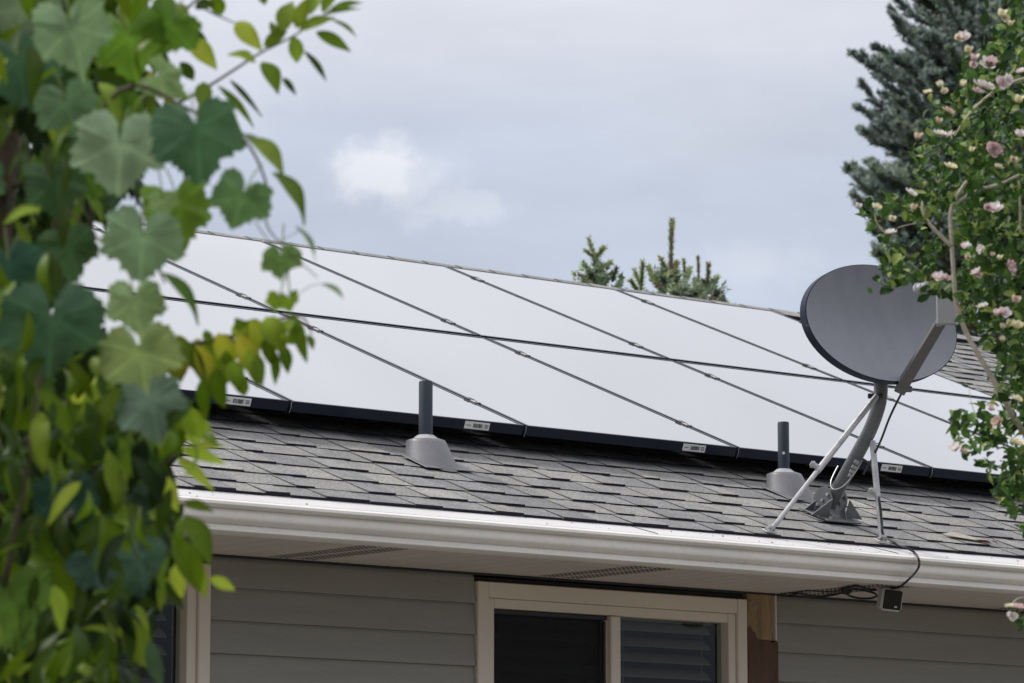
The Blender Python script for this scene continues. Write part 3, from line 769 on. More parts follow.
# ------------------------------------------------------------------ the leafy tree at left
tree = thing('leafy_tree', 'leafy green tree with long pointed leaves, some yellowing, at left edge', 'tree')
lm = MB(); br = MB()
DT = 5.35
def px_leaf(bx, by, tx, ty, w, c, d=DT, dt=None, c2=None, fold=.35, droop=None):
    dt = rnd.uniform(-.03, .03) if dt is None else dt
    b = at(bx, by, d); t = at(tx, ty, d+dt)
    long_leaf(lm, b, t, 1.22*w*d/F, toC*.9+UP*.4+rv(.3), jit(c, .08), fold, rnd.uniform(.06, .16) if droop is None else droop, c2)
OLIVE = (.21, .30, .03)
twig_leaves = [
 (283, 32, 293, 1, 17, OLIVE), (264, 47, 287, 31, 11, GREEN), (236, 22, 262, 51, 16, YG), (299, 31, 336, 18, 11, OLIVE), (310, 15, 327, -12, 16, OLIVE), (330, 10, 363, 3, 6, GREEN),
 (325, 15, 361, 9, 6, GREEN), (316, 32, 351, 52, 11, GREEN), (332, 20, 357, 38, 5, GREEN), (293, 36, 297, 63, 13, OLIVE), (304, 51, 326, 81, 6, DGREEN), (262, 62, 278, 95, 16, GREEN), (283, 78, 296, 95, 6, DGREEN),
 (256, 63, 228, 55, 12, LIME), (230, 80, 262, 117, 5, DGREEN), (218, 86, 254, 128, 7, GREEN), (178, 27, 210, 50, 12, DGREEN), (188, 38, 217, 70, 17, YG), (212, -6, 222, 15, 13, GREEN), (180, 62, 194, 80, 11, DGREEN),
 (203, 82, 206, 114, 15, OLIVE), (198, 105, 218, 138, 17, YG), (166, 128, 187, 165, 15, YEL), (214, 98, 246, 148, 13, GREEN), (261, -8, 265, 5, 9, GREEN), (195, 8, 215, 4, 12, DGREEN), (170, 5, 190, 22, 14, GREEN), (150, 50, 175, 80, 18, LIME),
 (160, 40, 176, 22, 16, GREEN), (140, 70, 160, 95, 12, YEL), (175, 110, 168, 90, 12, YG), (296, 28, 310, -4, 13, OLIVE), (322, 12, 342, -14, 12, OLIVE), (278, 40, 270, 22, 9, GREEN)]
for a in twig_leaves: px_leaf(*a)
mid_leaves = [
 (173, 345, 181, 383, 19, YEL, GREEN), (176, 335, 206, 388, 14, GREEN, GREEN), (196, 345, 208, 388, 17, YEL, OLIVE), (203, 378, 206, 419, 13, GREEN, GREEN), (216, 368, 225, 408, 18, GREEN, GREEN), (218, 333, 234, 368, 19, YEL, LIME), (238, 335, 256, 378, 21, YEL, LIME),
 (238, 372, 245, 396, 13, OLIVE, GREEN), (250, 320, 263, 348, 21, YG, LIME), (257, 355, 262, 388, 11, GREEN, GREEN), (266, 317, 286, 353, 21, LIME, GREEN), (280, 343, 288, 374, 12, GREEN, GREEN), (274, 350, 275, 385, 9, GREEN, GREEN), (297, 318, 307, 363, 12, GREEN, GREEN), (308, 335, 313, 350, 7, GREEN, GREEN),
 (242, 330, 235, 318, 11, GREEN, GREEN), (209, 342, 205, 330, 9, GREEN, GREEN), (232, 360, 240, 392, 16, LIME, GREEN), (185, 345, 197, 372, 14, GREEN, OLIVE), (226, 350, 226, 385, 15, OLIVE, GREEN), (248, 350, 258, 388, 12, LIME, GREEN), (268, 335, 272, 366, 13, GREEN, GREEN),
 (160, 340, 172, 362, 14, LIME, GREEN), (150, 352, 168, 350, 14, LIME, LIME), (292, 320, 282, 340, 11, GREEN, LIME)]
for bx, by, tx, ty, w, c, c2 in mid_leaves: px_leaf(bx, by, tx, ty, w*.95, c, DT-.05, c2=jit(c2))
for k in range(44):                                               # the thick of the spray along the middle shoot
    t = rnd.random()**1.3; bx = 120+175*t; by = 352-34*t+rnd.uniform(-8, 14); L = rnd.uniform(20, 40)*(1-.35*t); a = rnd.gauss(.25, .45)
    q = rnd.random(); c, c2 = (YEL, LIME) if q < .16 else (YG, OLIVE) if q < .36 else (LIME, GREEN) if q < .55 else (GREEN, GREEN)
    px_leaf(bx, by, bx+L*math.sin(a), by+L*math.cos(a), rnd.uniform(10, 16), c, DT+rnd.uniform(-.05, .12), c2=jit(c2))
BR = (.50, .62, .06)
low_leaves = [
 (180, 448, 226, 464, 10, BR), (178, 458, 214, 491, 10, BR), (192, 450, 226, 446, 9, YG), (178, 405, 206, 440, 19, LIME), (163, 476, 178, 512, 15, BR), (184, 515, 210, 566, 20, GREEN), (172, 536, 200, 592, 23, GREEN), (210, 578, 235, 590, 10, BR), (184, 503, 214, 512, 9, GREEN),
 (176, 400, 178, 432, 14, OLIVE), (196, 420, 214, 440, 10, LIME), (205, 432, 218, 447, 8, GREEN), (190, 425, 200, 446, 13, BR), (176, 560, 182, 598, 14, BR), (195, 560, 206, 598, 12, LIME), (82, 500, 108, 522, 16, LIME), (105, 505, 128, 528, 20, OLIVE), (150, 400, 160, 450, 20, LIME), (70, 385, 82, 402, 16, YG),
 (92, 378, 104, 400, 16, YG), (120, 390, 130, 440, 20, YG), (95, 388, 75, 410, 18, GREEN), (10, 405, 35, 430, 26, GREEN), (35, 425, 50, 470, 22, GREEN), (70, 400, 92, 460, 24, GREEN), (20, 470, 25, 520, 18, GREEN), (88, 540, 110, 590, 22, GREEN), (55, 560, 72, 610, 18, GREEN), (95, 590, 118, 612, 26, (.13, .22, .06)),
 (25, 560, 70, 562, 16, GREEN), (130, 620, 148, 668, 24, OLIVE), (45, 640, 60, 672, 26, OLIVE), (60, 650, 80, 690, 24, LIME), (100, 640, 110, 690, 22, GREEN), (3, 580, 20, 640, 30, GREEN), (112, 600, 125, 640, 18, OLIVE), (0, 560, 18, 590, 20, GREEN), (40, 610, 66, 630, 16, GREEN), (150, 640, 162, 690, 14, (.10, .17, .09)), (100, 470, 106, 520, 18, DGREEN), (60, 465, 66, 515, 18, LIME)]
for a in low_leaves: px_leaf(*a[:6], d=DT-.1+rnd.uniform(-.1, .1))
# the mass of the crown, a real volume about 1.3 m deep that runs on past the frame
DENSE = [(-60, -60), (152, -60), (160, 30), (150, 70), (165, 120), (135, 195), (108, 215), (95, 235), (60, 300), (30, 318), (85, 335), (100, 350), (128, 350), (160, 385), (188, 430), (178, 500), (186, 540), (174, 590), (152, 640), (136, 700), (128, 760), (-60, 760)]
HOLES = [(95, 240, 22), (112, 258, 18), (20, 140, 8), (38, 150, 8), (100, 460, 14), (5, 385, 10), (0, 495, 9), (48, 500, 10), (75, 185, 6), (45, 218, 7), (195, 470, 20), (58, 590, 14), (30, 655, 8), (160, 645, 16), (155, 605, 12), (48, 570, 12)]
SHADED = (.014, .030, .007)  # near-black leaf colour, paints in the shade inside the crown
BROAD = [(74, 55, 46), (120, 165, 42), (145, 258, 36), (55, 350, 44), (135, 318, 32), (142, 378, 36), (22, 25, 26), (152, 420, 28)]  # where the big vine leaves hang in front
for layer, count in (('back', 900), ('mid', 600), ('front', 290)):
    cnt = 0
    while cnt < count:
        x, y = rnd.uniform(-60, 195), rnd.uniform(-60, 760)
        if not inpoly(x, y, DENSE) or any((x-a)**2+(y-b)**2 < r*r for a, b, r in HOLES): continue
        if layer == 'front' and (y < 330 and rnd.random() < .55 or any((x-a)**2+(y-b)**2 < r*r*.62 for a, b, r in BROAD)): continue
        if layer == 'back' and not inpoly(x+22, y, DENSE): continue
        p = rnd.random()
        if layer == 'back': d = rnd.uniform(5.8, 6.7); c = SHADED if p < .85 else DGREEN; L = rnd.uniform(.07, .12); w = .42
        elif layer == 'mid': d = rnd.uniform(5.15, 5.9); c = SHADED if p < .40 else DGREEN if p < .72 else GREEN if p < .95 else OLIVE; L = rnd.uniform(.05, .09); w = .33
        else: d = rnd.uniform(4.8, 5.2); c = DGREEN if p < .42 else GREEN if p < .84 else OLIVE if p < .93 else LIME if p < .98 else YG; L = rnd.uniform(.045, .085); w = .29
        if y > 400 and layer != 'back' and rnd.random() < .42: c = DGREEN if rnd.random() < .7 else SHADED
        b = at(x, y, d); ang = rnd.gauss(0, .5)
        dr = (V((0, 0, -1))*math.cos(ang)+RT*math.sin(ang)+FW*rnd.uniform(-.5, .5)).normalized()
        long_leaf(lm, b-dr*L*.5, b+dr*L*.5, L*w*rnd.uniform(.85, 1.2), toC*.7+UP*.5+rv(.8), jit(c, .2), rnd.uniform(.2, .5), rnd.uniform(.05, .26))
        cnt += 1
for i in range(1300):                                             # beyond the frame: above, left and below
    u = rnd.random()
    if u < .4: c0 = at(rnd.uniform(-420, -40), rnd.uniform(-150, 760), rnd.uniform(4.8, 6.4))
    elif u < .6: c0 = at(rnd.uniform(-300, 130), rnd.uniform(-420, -60), rnd.uniform(4.9, 6.3))
    else: c0 = at(rnd.uniform(-380, 130), rnd.uniform(760, 1300), rnd.uniform(4.9, 6.3))
    L = rnd.uniform(.05, .085); dr = (V((0, 0, -1))+rv(.8)).normalized()
    long_leaf(lm, c0-dr*L*.5, c0+dr*L*.5, L*.4, toC*.5+UP*.6+rv(.8), jit(DGREEN if rnd.random() < .4 else GREEN, .2), .35, .1, seg=5)
lm.build('crown', M['leaf'], tree, smooth='all', recalc=False)
BASE = at(-60, 400, 5.7); BASE.z = 0
tk = MB()
tpts = [BASE, BASE+V((.02, .03, .7)), at(-45, 800, 5.7), at(-25, 500, 5.65), at(0, 200, 5.65), at(25, -60, 5.6), at(30, -350, 5.6)]
tk.tube(curve_pts(tpts, 6), [.055-.048*i/36 for i in range(37)], 10); tk.build('trunk', M['bark'], tree, smooth=True)
def branch(pts, r0, r1, mt='bark'):
    cp = curve_pts(pts, 5); b = MB(); b.tube(cp, [r0+(r1-r0)*i/(len(cp)-1) for i in range(len(cp))], 7); b.build('branch', M[mt], tree, smooth=True)
branch([at(10, 190, 5.65), at(80, 150, 5.5), at(140, 118, 5.4), at(180, 102, DT), at(212, 84, DT), at(240, 66, DT), at(262, 52, DT), at(290, 38, DT), at(312, 24, DT), at(332, 8, DT)], .0034, .0009, 'twig')
branch([at(20, 90, 5.65), at(90, 60, 5.5), at(150, 38, DT), at(172, 22, DT), at(196, 0, DT), at(215, -20, DT)], .005, .0012, 'twig')
branch([at(196, 4, DT), at(214, 14, DT), at(228, 20, DT), at(236, 24, DT)], .0016, .0009, 'twig')
branch([at(-10, 420, 5.65), at(60, 385, 5.5), at(120, 365, 5.4), at(165, 350, DT), at(205, 342, DT), at(240, 334, DT), at(270, 322, DT), at(300, 316, DT), at(312, 334, DT)], .006, .0011, 'twig')
branch([at(-25, 560, 5.65), at(50, 520, 5.5), at(110, 490, 5.4), at(160, 465, DT), at(185, 450, DT)], .006, .0012, 'twig')
branch([at(-25, 620, 5.65), at(60, 590, 5.5), at(120, 560, 5.4), at(165, 530, DT), at(190, 520, DT)], .006, .0012, 'twig')
branch([at(30, 300, 5.6), at(70, 275, 5.5), at(85, 240, 5.45), at(92, 215, 5.4), at(88, 170, 5.4)], .006, .003)
branch([at(-20, 560, 5.65), at(20, 450, 5.55), at(60, 420, 5.5), at(110, 440, 5.4)], .006, .002)
set_origin(tree, BASE)

# ------------------------------------------------------------------ the grapevine climbing through it
vine = thing('grapevine', 'grapevine with broad grey green lobed leaves climbing in the left tree', 'vine')
gm = MB(); stalks = MB(); DV = 4.95
def G(sx, sy, ang, size, c, tilt=(0, 0), d=DV, cup=.26):
    """stalk point px, tip direction in degrees (0 = down, positive to the right), stalk-to-tip length px"""
    a = R(ang); td = RT*math.sin(a) - UP*math.cos(a)
    n = toC + RT*tilt[0] + UP*tilt[1]
    # lay the blade into the tilted plane
    n.normalize(); td = td - FW*(-(td.dot(RT)*n.dot(RT)+td.dot(UP)*n.dot(UP))/max(.25, -n.dot(FW)))*(-1)
    p = at(sx, sy, d)
    vine_leaf(gm, p, td, n, size*d/F, jit(c, .06), cup)
    q = p - td.normalized()*.03 - toC*.04 + V((rnd.uniform(-.02, .02), 0, .02))
    stalks.tube(curve_pts([p, p.lerp(q, .5)+V((0, 0, .006)), q], 3), .0011, 5)
hero = [
 (72, 27, 12, 66, GRAPE, (.1, .35)), (120, 143, -4, 58, (.36, .47, .31), (.15, .35)), (143, 236, -6, 50, (.30, .44, .25), (.1, .3)), (196, 128, 6, 60, GRAPED, (.2, .1)),
 (243, 196, -20, 42, (0.136, 0.264, 0.096), (.2, .3)), (135, 300, 6, 42, (.32, .46, .20), (0, .2)), (52, 318, -5, 72, GRAPED, (.2, .3)), (140, 352, 8, 52, GRAPEL, (.1, .3)),
 (150, 400, 14, 52, (0.208, 0.288, 0.208), (.2, .1)), (64, 492, 10, 40, (0.048, 0.120, 0.080), (.1, .1)), (24, 8, -20, 50, GRAPE, (0, .4)), (18, 60, 10, 50, GRAPED, (.2, .2)), (66, 102, 15, 40, GRAPE, (0, .3)),
 (8, 265, 5, 60, (0.048, 0.120, 0.080), (.2, .2)), (12, 600, 10, 62, (0.160, 0.304, 0.048), (.3, .3)), (282, 258, 0, 30, (0.208, 0.352, 0.096), (.2, .4)), (290, 299, 10, 16, LIME, (.4, .5)), (278, 300, -15, 17, LIME, (.2, .5)),
 (163, 200, 8, 20, (0.416, 0.576, 0.240), (0, .4)), (148, 20, 0, 30, (0.416, 0.576, 0.192), (.1, .5)), (178, 205, 10, 55, (0.176, 0.320, 0.032), (.5, .2)), (160, 75, 60, 40, (0.256, 0.384, 0.128), (.3, .7)),
 (130, 35, 10, 50, (0.160, 0.304, 0.032), (.3, .3)), (110, 110, 15, 48, (0.160, 0.304, 0.040), (.2, .1)), (95, 560, 30, 40, (0.080, 0.160, 0.112), (.2, .5)),
 (140, 560, 12, 44, (0.080, 0.160, 0.096), (.6, .3)),  (55, 180, 10, 46, (0.080, 0.160, 0.056), (.3, .2)),
 (70, 245, 12, 52, (0.072, 0.160, 0.048), (.4, .2)), (172, 25, -30, 40, (0.128, 0.240, 0.032), (.3, .4)),]
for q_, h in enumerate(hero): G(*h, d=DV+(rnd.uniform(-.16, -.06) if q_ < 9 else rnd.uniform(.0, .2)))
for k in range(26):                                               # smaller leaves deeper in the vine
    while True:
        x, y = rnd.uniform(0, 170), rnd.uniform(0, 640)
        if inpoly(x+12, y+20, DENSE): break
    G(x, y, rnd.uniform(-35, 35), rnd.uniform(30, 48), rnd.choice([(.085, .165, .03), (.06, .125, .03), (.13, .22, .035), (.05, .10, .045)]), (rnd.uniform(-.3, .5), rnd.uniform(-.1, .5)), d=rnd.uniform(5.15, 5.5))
# leaves hanging nearly edge on, at the ends of the shoots
def edge_leaf(bx, by, tx, ty, w, c):
    b = at(bx, by, DV); t = at(tx, ty, DV+.02); long_leaf(gm, b, t, w*DV/F, toC*.5+RT*.7+UP*.3, jit(c, .05), .5, .12, seg=9)
for a in [(245, 138, 284, 182, 26, OLIVE), (271, 172, 304, 226, 24, GREEN), (160, 272, 198, 326, 19, (.10, .20, .02)), (295, 226, 315, 262, 9, (.22, .32, .16)), (322, 284, 344, 300, 8, (.25, .36, .16)), (242, 135, 262, 150, 10, GRAPE)]: edge_leaf(*a)
for i in range(110):                                              # on past the frame
    if rnd.random() < .5: x, y = rnd.uniform(-330, -20), rnd.uniform(-200, 800)
    else: x, y = rnd.uniform(-300, 110), rnd.uniform(720, 1150)
    G(x, y, rnd.uniform(-40, 40), rnd.uniform(35, 60), rnd.choice([GRAPE, GRAPED, (.05, .10, .035)]), (rnd.uniform(-.2, .6), rnd.uniform(0, .5)), d=DV+rnd.uniform(-.2, .3))
o_ = len(gm.v); gm.v += stalks.v; gm.f += [tuple(i+o_ for i in f) for f in stalks.f]; gm.m += [1]*len(stalks.f); gm.c += stalks.c
gm.build('foliage', [M['grape'], mat('leaf_stalk', (.16, .20, .06), .6)], vine, smooth='all', recalc=False)
VB = at(-90, 400, 5.25); VB.z = 0
vs = MB(); vs.tube(curve_pts([VB, VB+V((.05, .02, .9)), at(-40, 780, 5.2), at(10, 560, 5.1), at(40, 380, 5.1), at(60, 200, 5.1), at(120, 90, 5.05), at(190, 110, 5.0), at(244, 140, DV), at(268, 190, DV), at(266, 222, DV), at(282, 245, DV), at(318, 278, DV)], 5), [.014-.0133*(i/60)**.28 for i in range(61)], 7)
vs.tube(curve_pts([at(60, 200, 5.1), at(100, 240, 5.05), at(150, 262, 5.0), at(165, 282, DV)], 4), .0016, 6)
vs.build('stem', M['twig'], vine, smooth=True)
TM = mat('tendril', (.22, .27, .12), .6)
for pts, r in (([at(253, 217, DV), at(262, 232, DV), at(274, 246, DV), at(284, 252, DV)], .0009), ([at(274, 243, DV), at(290, 236, DV), at(300, 230, DV)], .0006), ([at(292, 300, DV), at(310, 286, DV), at(324, 284, DV)], .0006)):
    MB().tube(curve_pts(pts, 4), r, 5).build('tendril', TM, vine, smooth=True)
set_origin(vine, VB)

# ------------------------------------------------------------------ flowering shrub at right
shrub = thing('flowering_shrub', 'tall shrub with small dark leaves and pink and cream blossoms at right edge', 'shrub')
hm = MB(); DH = 8.6
HG = (.065, .14, .022); HD = (.028, .066, .014); HL = (.24, .31, .08)
UPPER = [(1040, -40), (1008, -30), (1000, 20), (985, 50), (965, 58), (955, 95), (930, 95), (925, 130), (908, 150), (918, 180), (905, 195), (880, 195), (860, 202), (866, 235), (886, 246), (880, 268), (900, 278), (930, 290), (958, 300), (962, 325), (985, 340), (990, 365), (998, 392), (1040, 400), (1200, 400), (1200, -40)]
LOWER = [(1040, 372), (1002, 388), (985, 402), (952, 410), (948, 440), (962, 455), (985, 470), (990, 490), (1004, 512), (1014, 520), (1040, 560), (1200, 560), (1200, 372)]
SP = [(868, 275, 900, 295), (862, 196, 895, 260)]
def shleaf(p, s=1.0, c=None):
    L = rnd.uniform(.018, .036)*s; dr = (rv(1)+V((0, 0, -.25))-FW*.2).normalized()
    if c is None:
        q = rnd.random(); c = HD if q < .46 else HG if q < .86 else HL
    long_leaf(hm, p-dr*L*.5, p+dr*L*.5, L*rnd.uniform(.45, .68), toC*.5+UP*.7+rv(.7), jit(c, .22), .35, rnd.uniform(.02, .16), seg=4)
def dens(x, y):
    # open toward the upper left, closed toward the right and below
    return max(.10, min(1, (x-870)/110.0 - max(0, (60-y))/90.0 + (.15 if y > 120 else -.1)))
cnt = 0
GAPS = [(950, 262, 14), (962, 345, 22), (940, 225, 16), (905, 232, 14), (915, 255, 12), (985, 365, 14), (1000, 455, 9), (1012, 443, 8), (920, 288, 10), (945, 160, 8)]
while cnt < 4300:
    x, y = rnd.uniform(855, 1080), rnd.uniform(-40, 400)
    if not inpoly(x, y, UPPER) or rnd.random() > dens(x, y): continue
    if any((x-a)**2+(y-b)**2 < r*r for a, b, r in GAPS): continue
    shleaf(at(x, y, rnd.uniform(8.3, 9.2))); cnt += 1
cnt = 0
while cnt < 800:
    x, y = rnd.uniform(945, 1100), rnd.uniform(370, 560)
    if not inpoly(x, y, LOWER) or any((x-a)**2+(y-b)**2 < r*r for a, b, r in GAPS): continue
    shleaf(at(x, y, rnd.uniform(8.3, 8.9))); cnt += 1
for (cx, cy, rx, ry, nn) in [(888, 283, 20, 9, 26), (905, 275, 26, 8, 26), (870, 215, 11, 16, 22), (885, 205, 12, 10, 14), (975, 430, 26, 18, 34), (940, 292, 18, 8, 16), (915, 265, 18, 14, 22), (925, 205, 16, 14, 14), (1022, 622, 8, 12, 14), (1016, 480, 12, 30, 70), (1005, 425, 20, 16, 40), (1018, 370, 12, 16, 30), (890, 250, 14, 8, 10)]:
    for k in range(nn): shleaf(at(cx+max(-rx*.9, min(rx*.9, rnd.gauss(0, rx*.55))), cy+max(-ry, min(ry, rnd.gauss(0, ry*.55))), rnd.uniform(8.45, 8.65)), 1.0)
for i in range(1500):
    yy = rnd.uniform(-170, 900); xx = 1075+rnd.gauss(0, 1)*(52 if i % 3 else 30); p = at(max(xx, 1040 if yy > 500 else 1002 if yy > 380 else 985), yy, 8.85+rnd.gauss(0, .32)); shleaf(p, 1.2) if p.z > .3 else None
for i in range(500):
    p = at(1044+abs(rnd.gauss(0, 1))*44, rnd.uniform(540, 1000), 8.8+rnd.gauss(0, .28)); shleaf(p, 1.2)
hm.build('foliage', M['hib'], shrub, smooth='all', recalc=False)
def stem(pts, r0, r1, mt='pale_bark'):
    cp = curve_pts(pts, 5); r0 *= .66; r1 *= .66; b = MB(); b.tube(cp, [r0+(r1-r0)*i/(len(cp)-1) for i in range(len(cp))], 8); b.build('stem', M[mt], shrub, smooth=True)
SB = at(1075, 400, 8.8); SB.z = 0
stem([SB, SB+V((0, .02, .8)), at(1060, 700, 8.75), at(1035, 470, 8.65), at(1012, 415, 8.5), at(1000, 392, 8.45), at(985, 366, 8.45), at(966, 332, 8.45), at(956, 300, 8.45), at(953.5, 270, 8.45), at(952, 246, 8.45), at(950.5, 214, 8.45), at(957, 196, 8.45), at(967, 181, 8.45)], .013, .0055)
stem([at(951, 246, 8.45), at(940, 235, 8.45), at(929, 223, 8.45), at(922.5, 210, 8.45), at(924, 196, 8.45)], .0075, .0045)
stem([at(951, 212, 8.45), at(958, 203, 8.45), at(975, 191, 8.45), at(1000, 184, 8.45), at(1026, 172, 8.45)], .0045, .006)
stem([at(955, 136, 8.5), at(966, 118, 8.5), at(980, 103, 8.5), at(1000, 88, 8.5), at(1027, 78, 8.5), at(1060, 75, 8.55), at(1080, 200, 8.6)], .003, .0075)
stem([at(892, 242, 8.5), at(885, 233, 8.5), at(877, 223, 8.5), at(874, 212, 8.5)], .0035, .0025)
stem([at(934, 173, 8.5), at(938, 183, 8.5), at(942, 172, 8.5)], .003, .002)
stem([at(928, 223, 8.5), at(912, 224, 8.5), at(897, 228, 8.5)], .002, .0015)
stem([at(930, 282, 8.5), at(918, 270, 8.5), at(910, 262, 8.5)], .0035, .002)
stem([at(990, 150, 8.5), at(1000, 125, 8.5), at(1012, 112, 8.5)], .0025, .003)
stem([at(1021, 240, 8.5), at(1020, 205, 8.5), at(1019, 180, 8.5)], .0045, .004)
stem([SB+V((.02, 0, .5)), at(1078, 620, 8.85), at(1082, 300, 8.9), at(1076, 60, 8.9), at(1070, -130, 8.85)], .016, .004)
for yy, xx, dd in ((520, 1120, 9.2), (380, 1130, 8.6), (240, 1125, 9.3), (120, 1118, 8.6), (0, 1110, 9.1), (640, 1115, 8.6), (430, 1050, 9.2), (200, 1045, 9.2), (60, 1050, 9.2)):
    stem([at(1080, yy+70, 8.88), at((1080+xx)/2, yy+20, (8.88+dd)/2), at(xx, yy, dd)], .006, .002)
stem([at(1075, 620, 8.7), at(1040, 600, 8.6), at(1020, 598, 8.55), at(1012, 604, 8.5)], .004, .002)
stem([at(978, 420, 8.5), at(971, 402, 8.5), at(969, 386, 8.5)], .0012, .0008)
# blossoms: overlapping petals round a centre; a few shapes, many placings
def bloom_mesh(kind):
    b = MB(); n = {'open': 17, 'bud': 8, 'half': 12}[kind]
    cols = {'pink': [(.86, .62, .65), (.89, .76, .78), (.90, .83, .82)], 'cream': [(.86, .78, .52), (.88, .84, .66), (.84, .70, .42)], 'white': [(.88, .84, .80), (.87, .77, .78), (.88, .85, .74)], 'tan': [(.66, .54, .42), (.74, .64, .50), (.70, .54, .48)], 'dusky': [(.66, .46, .48), (.76, .60, .60), (.84, .76, .74)]}
    return b, n, cols
def make_bloom(kind, colr):
    b, n, cols = bloom_mesh(kind)
    for k in range(n):
        a = k*2.4; lay = k/n
        el = (.15+1.15*lay) if kind != 'bud' else (.9+.5*lay)
        rad = .5*(1-lay*.78); dirv = V((math.cos(a)*math.cos(el), math.sin(a)*math.cos(el), math.sin(el)))
        upv = V((0, 0, 1)); side = dirv.cross(upv).normalized(); nn = side.cross(dirv)
        if nn.z < 0: nn = -nn
        base = V((0, 0, -.18)); vs = []; cs = []; c = rnd.choice(cols[colr])
        for i in range(4):
            t = i/3
            for j in range(3):
                u = (j-1)
                w = rad*.52*math.sin(math.pi*(.18+.62*t))*(1.1 if i < 3 else .8)
                p = base+dirv*(rad*1.05*t)+side*(u*w)+upv*(.12*t*t)-nn*(.1*(1-u*u)*t)+V((rnd.uniform(-.03, .03),)*3)*t
                vs.append(p); f = .8+.3*t; cs.append(tuple(min(.9, q*f) for q in c))
        fs = [(i*3+j, i*3+j+1, i*3+j+4, i*3+j+3) for i in range(3) for j in range(2)]
        b.add(vs, fs, 0, cs)
    for k in range(5):                                             # green sepals
        a = k*1.257; d = V((math.cos(a), math.sin(a), .25)); s = V((-math.sin(a), math.cos(a), 0))
        b.add([V((0, 0, -.3)), V((0, 0, -.22))+d*.16+s*.07, V((0, 0, -.2))+d*.3, V((0, 0, -.22))+d*.16-s*.07], [(0, 1, 2, 3)], 0, (.12, .18, .04))
    o = b.build('blossom', M['petal'], shrub, smooth='all', recalc=False)
    return o
blooms = [(963, 36, 15, 'half', 'pink'), (958, 38, 10, 'bud', 'cream'), (968, 50, 11, 'bud', 'cream'), (974, 58, 12, 'bud', 'pink'), (973, 65, 11, 'bud', 'pink'), (990, 62, 21, 'half', 'pink'), (985, 84, 24, 'open', 'white'), (979, 90, 14, 'half', 'pink'), (1003, 82, 17, 'half', 'pink'), (1010, 78, 12, 'half', 'white'),
 (1021, 70, 15, 'half', 'pink'), (927, 91, 12, 'half', 'cream'), (940, 85, 11, 'bud', 'cream'), (943, 91, 11, 'bud', 'cream'), (964, 84, 11, 'bud', 'cream'), (1002, 14, 12, 'bud', 'cream'), (1005, 18, 10, 'half', 'cream'), (1011, 24, 9, 'bud', 'cream'), (949, 110, 14, 'open', 'tan'), (940, 132, 14, 'half', 'white'), (949, 134, 11, 'half', 'pink'),
 (938, 121, 9, 'bud', 'tan'), (918, 137, 11, 'bud', 'tan'), (951, 165, 15, 'half', 'cream'), (994, 149, 18, 'open', 'dusky'), (1013, 160, 10, 'bud', 'tan'), (999, 166, 12, 'half', 'cream'), (994, 207, 18, 'half', 'pink'), (988, 208, 12, 'bud', 'dusky'), (912, 192, 14, 'half', 'white'), (914, 208, 10, 'bud', 'tan'), (877, 206, 11, 'half', 'cream'),
 (892, 219, 9, 'bud', 'cream'), (890, 231, 13, 'half', 'white'), (858, 206, 8, 'bud', 'white'), (965, 245, 12, 'half', 'pink'), (980, 249, 12, 'half', 'white'), (938, 276, 15, 'half', 'pink'), (946, 277, 12, 'half', 'dusky'), (975, 271, 14, 'half', 'pink'), (979, 276, 10, 'bud', 'pink'), (1012, 267, 18, 'open', 'dusky'), (982, 305, 15, 'half', 'white'), (997, 313, 12, 'bud', 'pink'),
 (1005, 312, 14, 'half', 'pink'), (1009, 323, 10, 'bud', 'cream'), (1017, 324, 13, 'half', 'cream'), (1003, 327, 9, 'bud', 'tan'), (1015, 300, 12, 'bud', 'tan'), (991, 408, 10, 'bud', 'pink'), (954, 447, 17, 'half', 'white'), (964, 452, 11, 'bud', 'tan'), (996, 421, 17, 'half', 'tan'), (1017, 441, 18, 'half', 'cream'), (1009, 605, 13, 'half', 'cream'), (1019, 606, 17, 'half', 'pink'), (1012, 616, 12, 'half', 'white'),
 (968, 258, 8, 'bud', 'tan'), (1000, 258, 8, 'bud', 'cream'), (993, 255, 7, 'bud', 'tan'), (1020, 133, 12, 'half', 'white'), (972, 150, 8, 'bud', 'cream'), (1019, 100, 12, 'bud', 'cream'), (1018, 398, 12, 'half', 'cream'), (1002, 340, 9, 'bud', 'tan')]
kinds = {}
for (x, y, s, kd, c) in blooms:
    key = (kd, c); 
    if key not in kinds: o = kinds[key] = make_bloom(kd, c)
    else: o = kinds[key].copy(); col.objects.link(o)
    o.parent = shrub
    d = 8.2; o.location = at(x, y, d); sz = s*d/F*(1.0 if kd != 'bud' else 1.15)
    z = (toC*.5+V((0, 0, .6))+rv(.55)).normalized(); o.rotation_euler = z.to_track_quat('Z', 'Y').to_euler()
    o.scale = (sz, sz, sz)
# set the origin by hand: blossoms carry their own transforms
shrub.location = SB
for ch in shrub.children: ch.matrix_parent_inverse = Matrix.Translation(-SB)

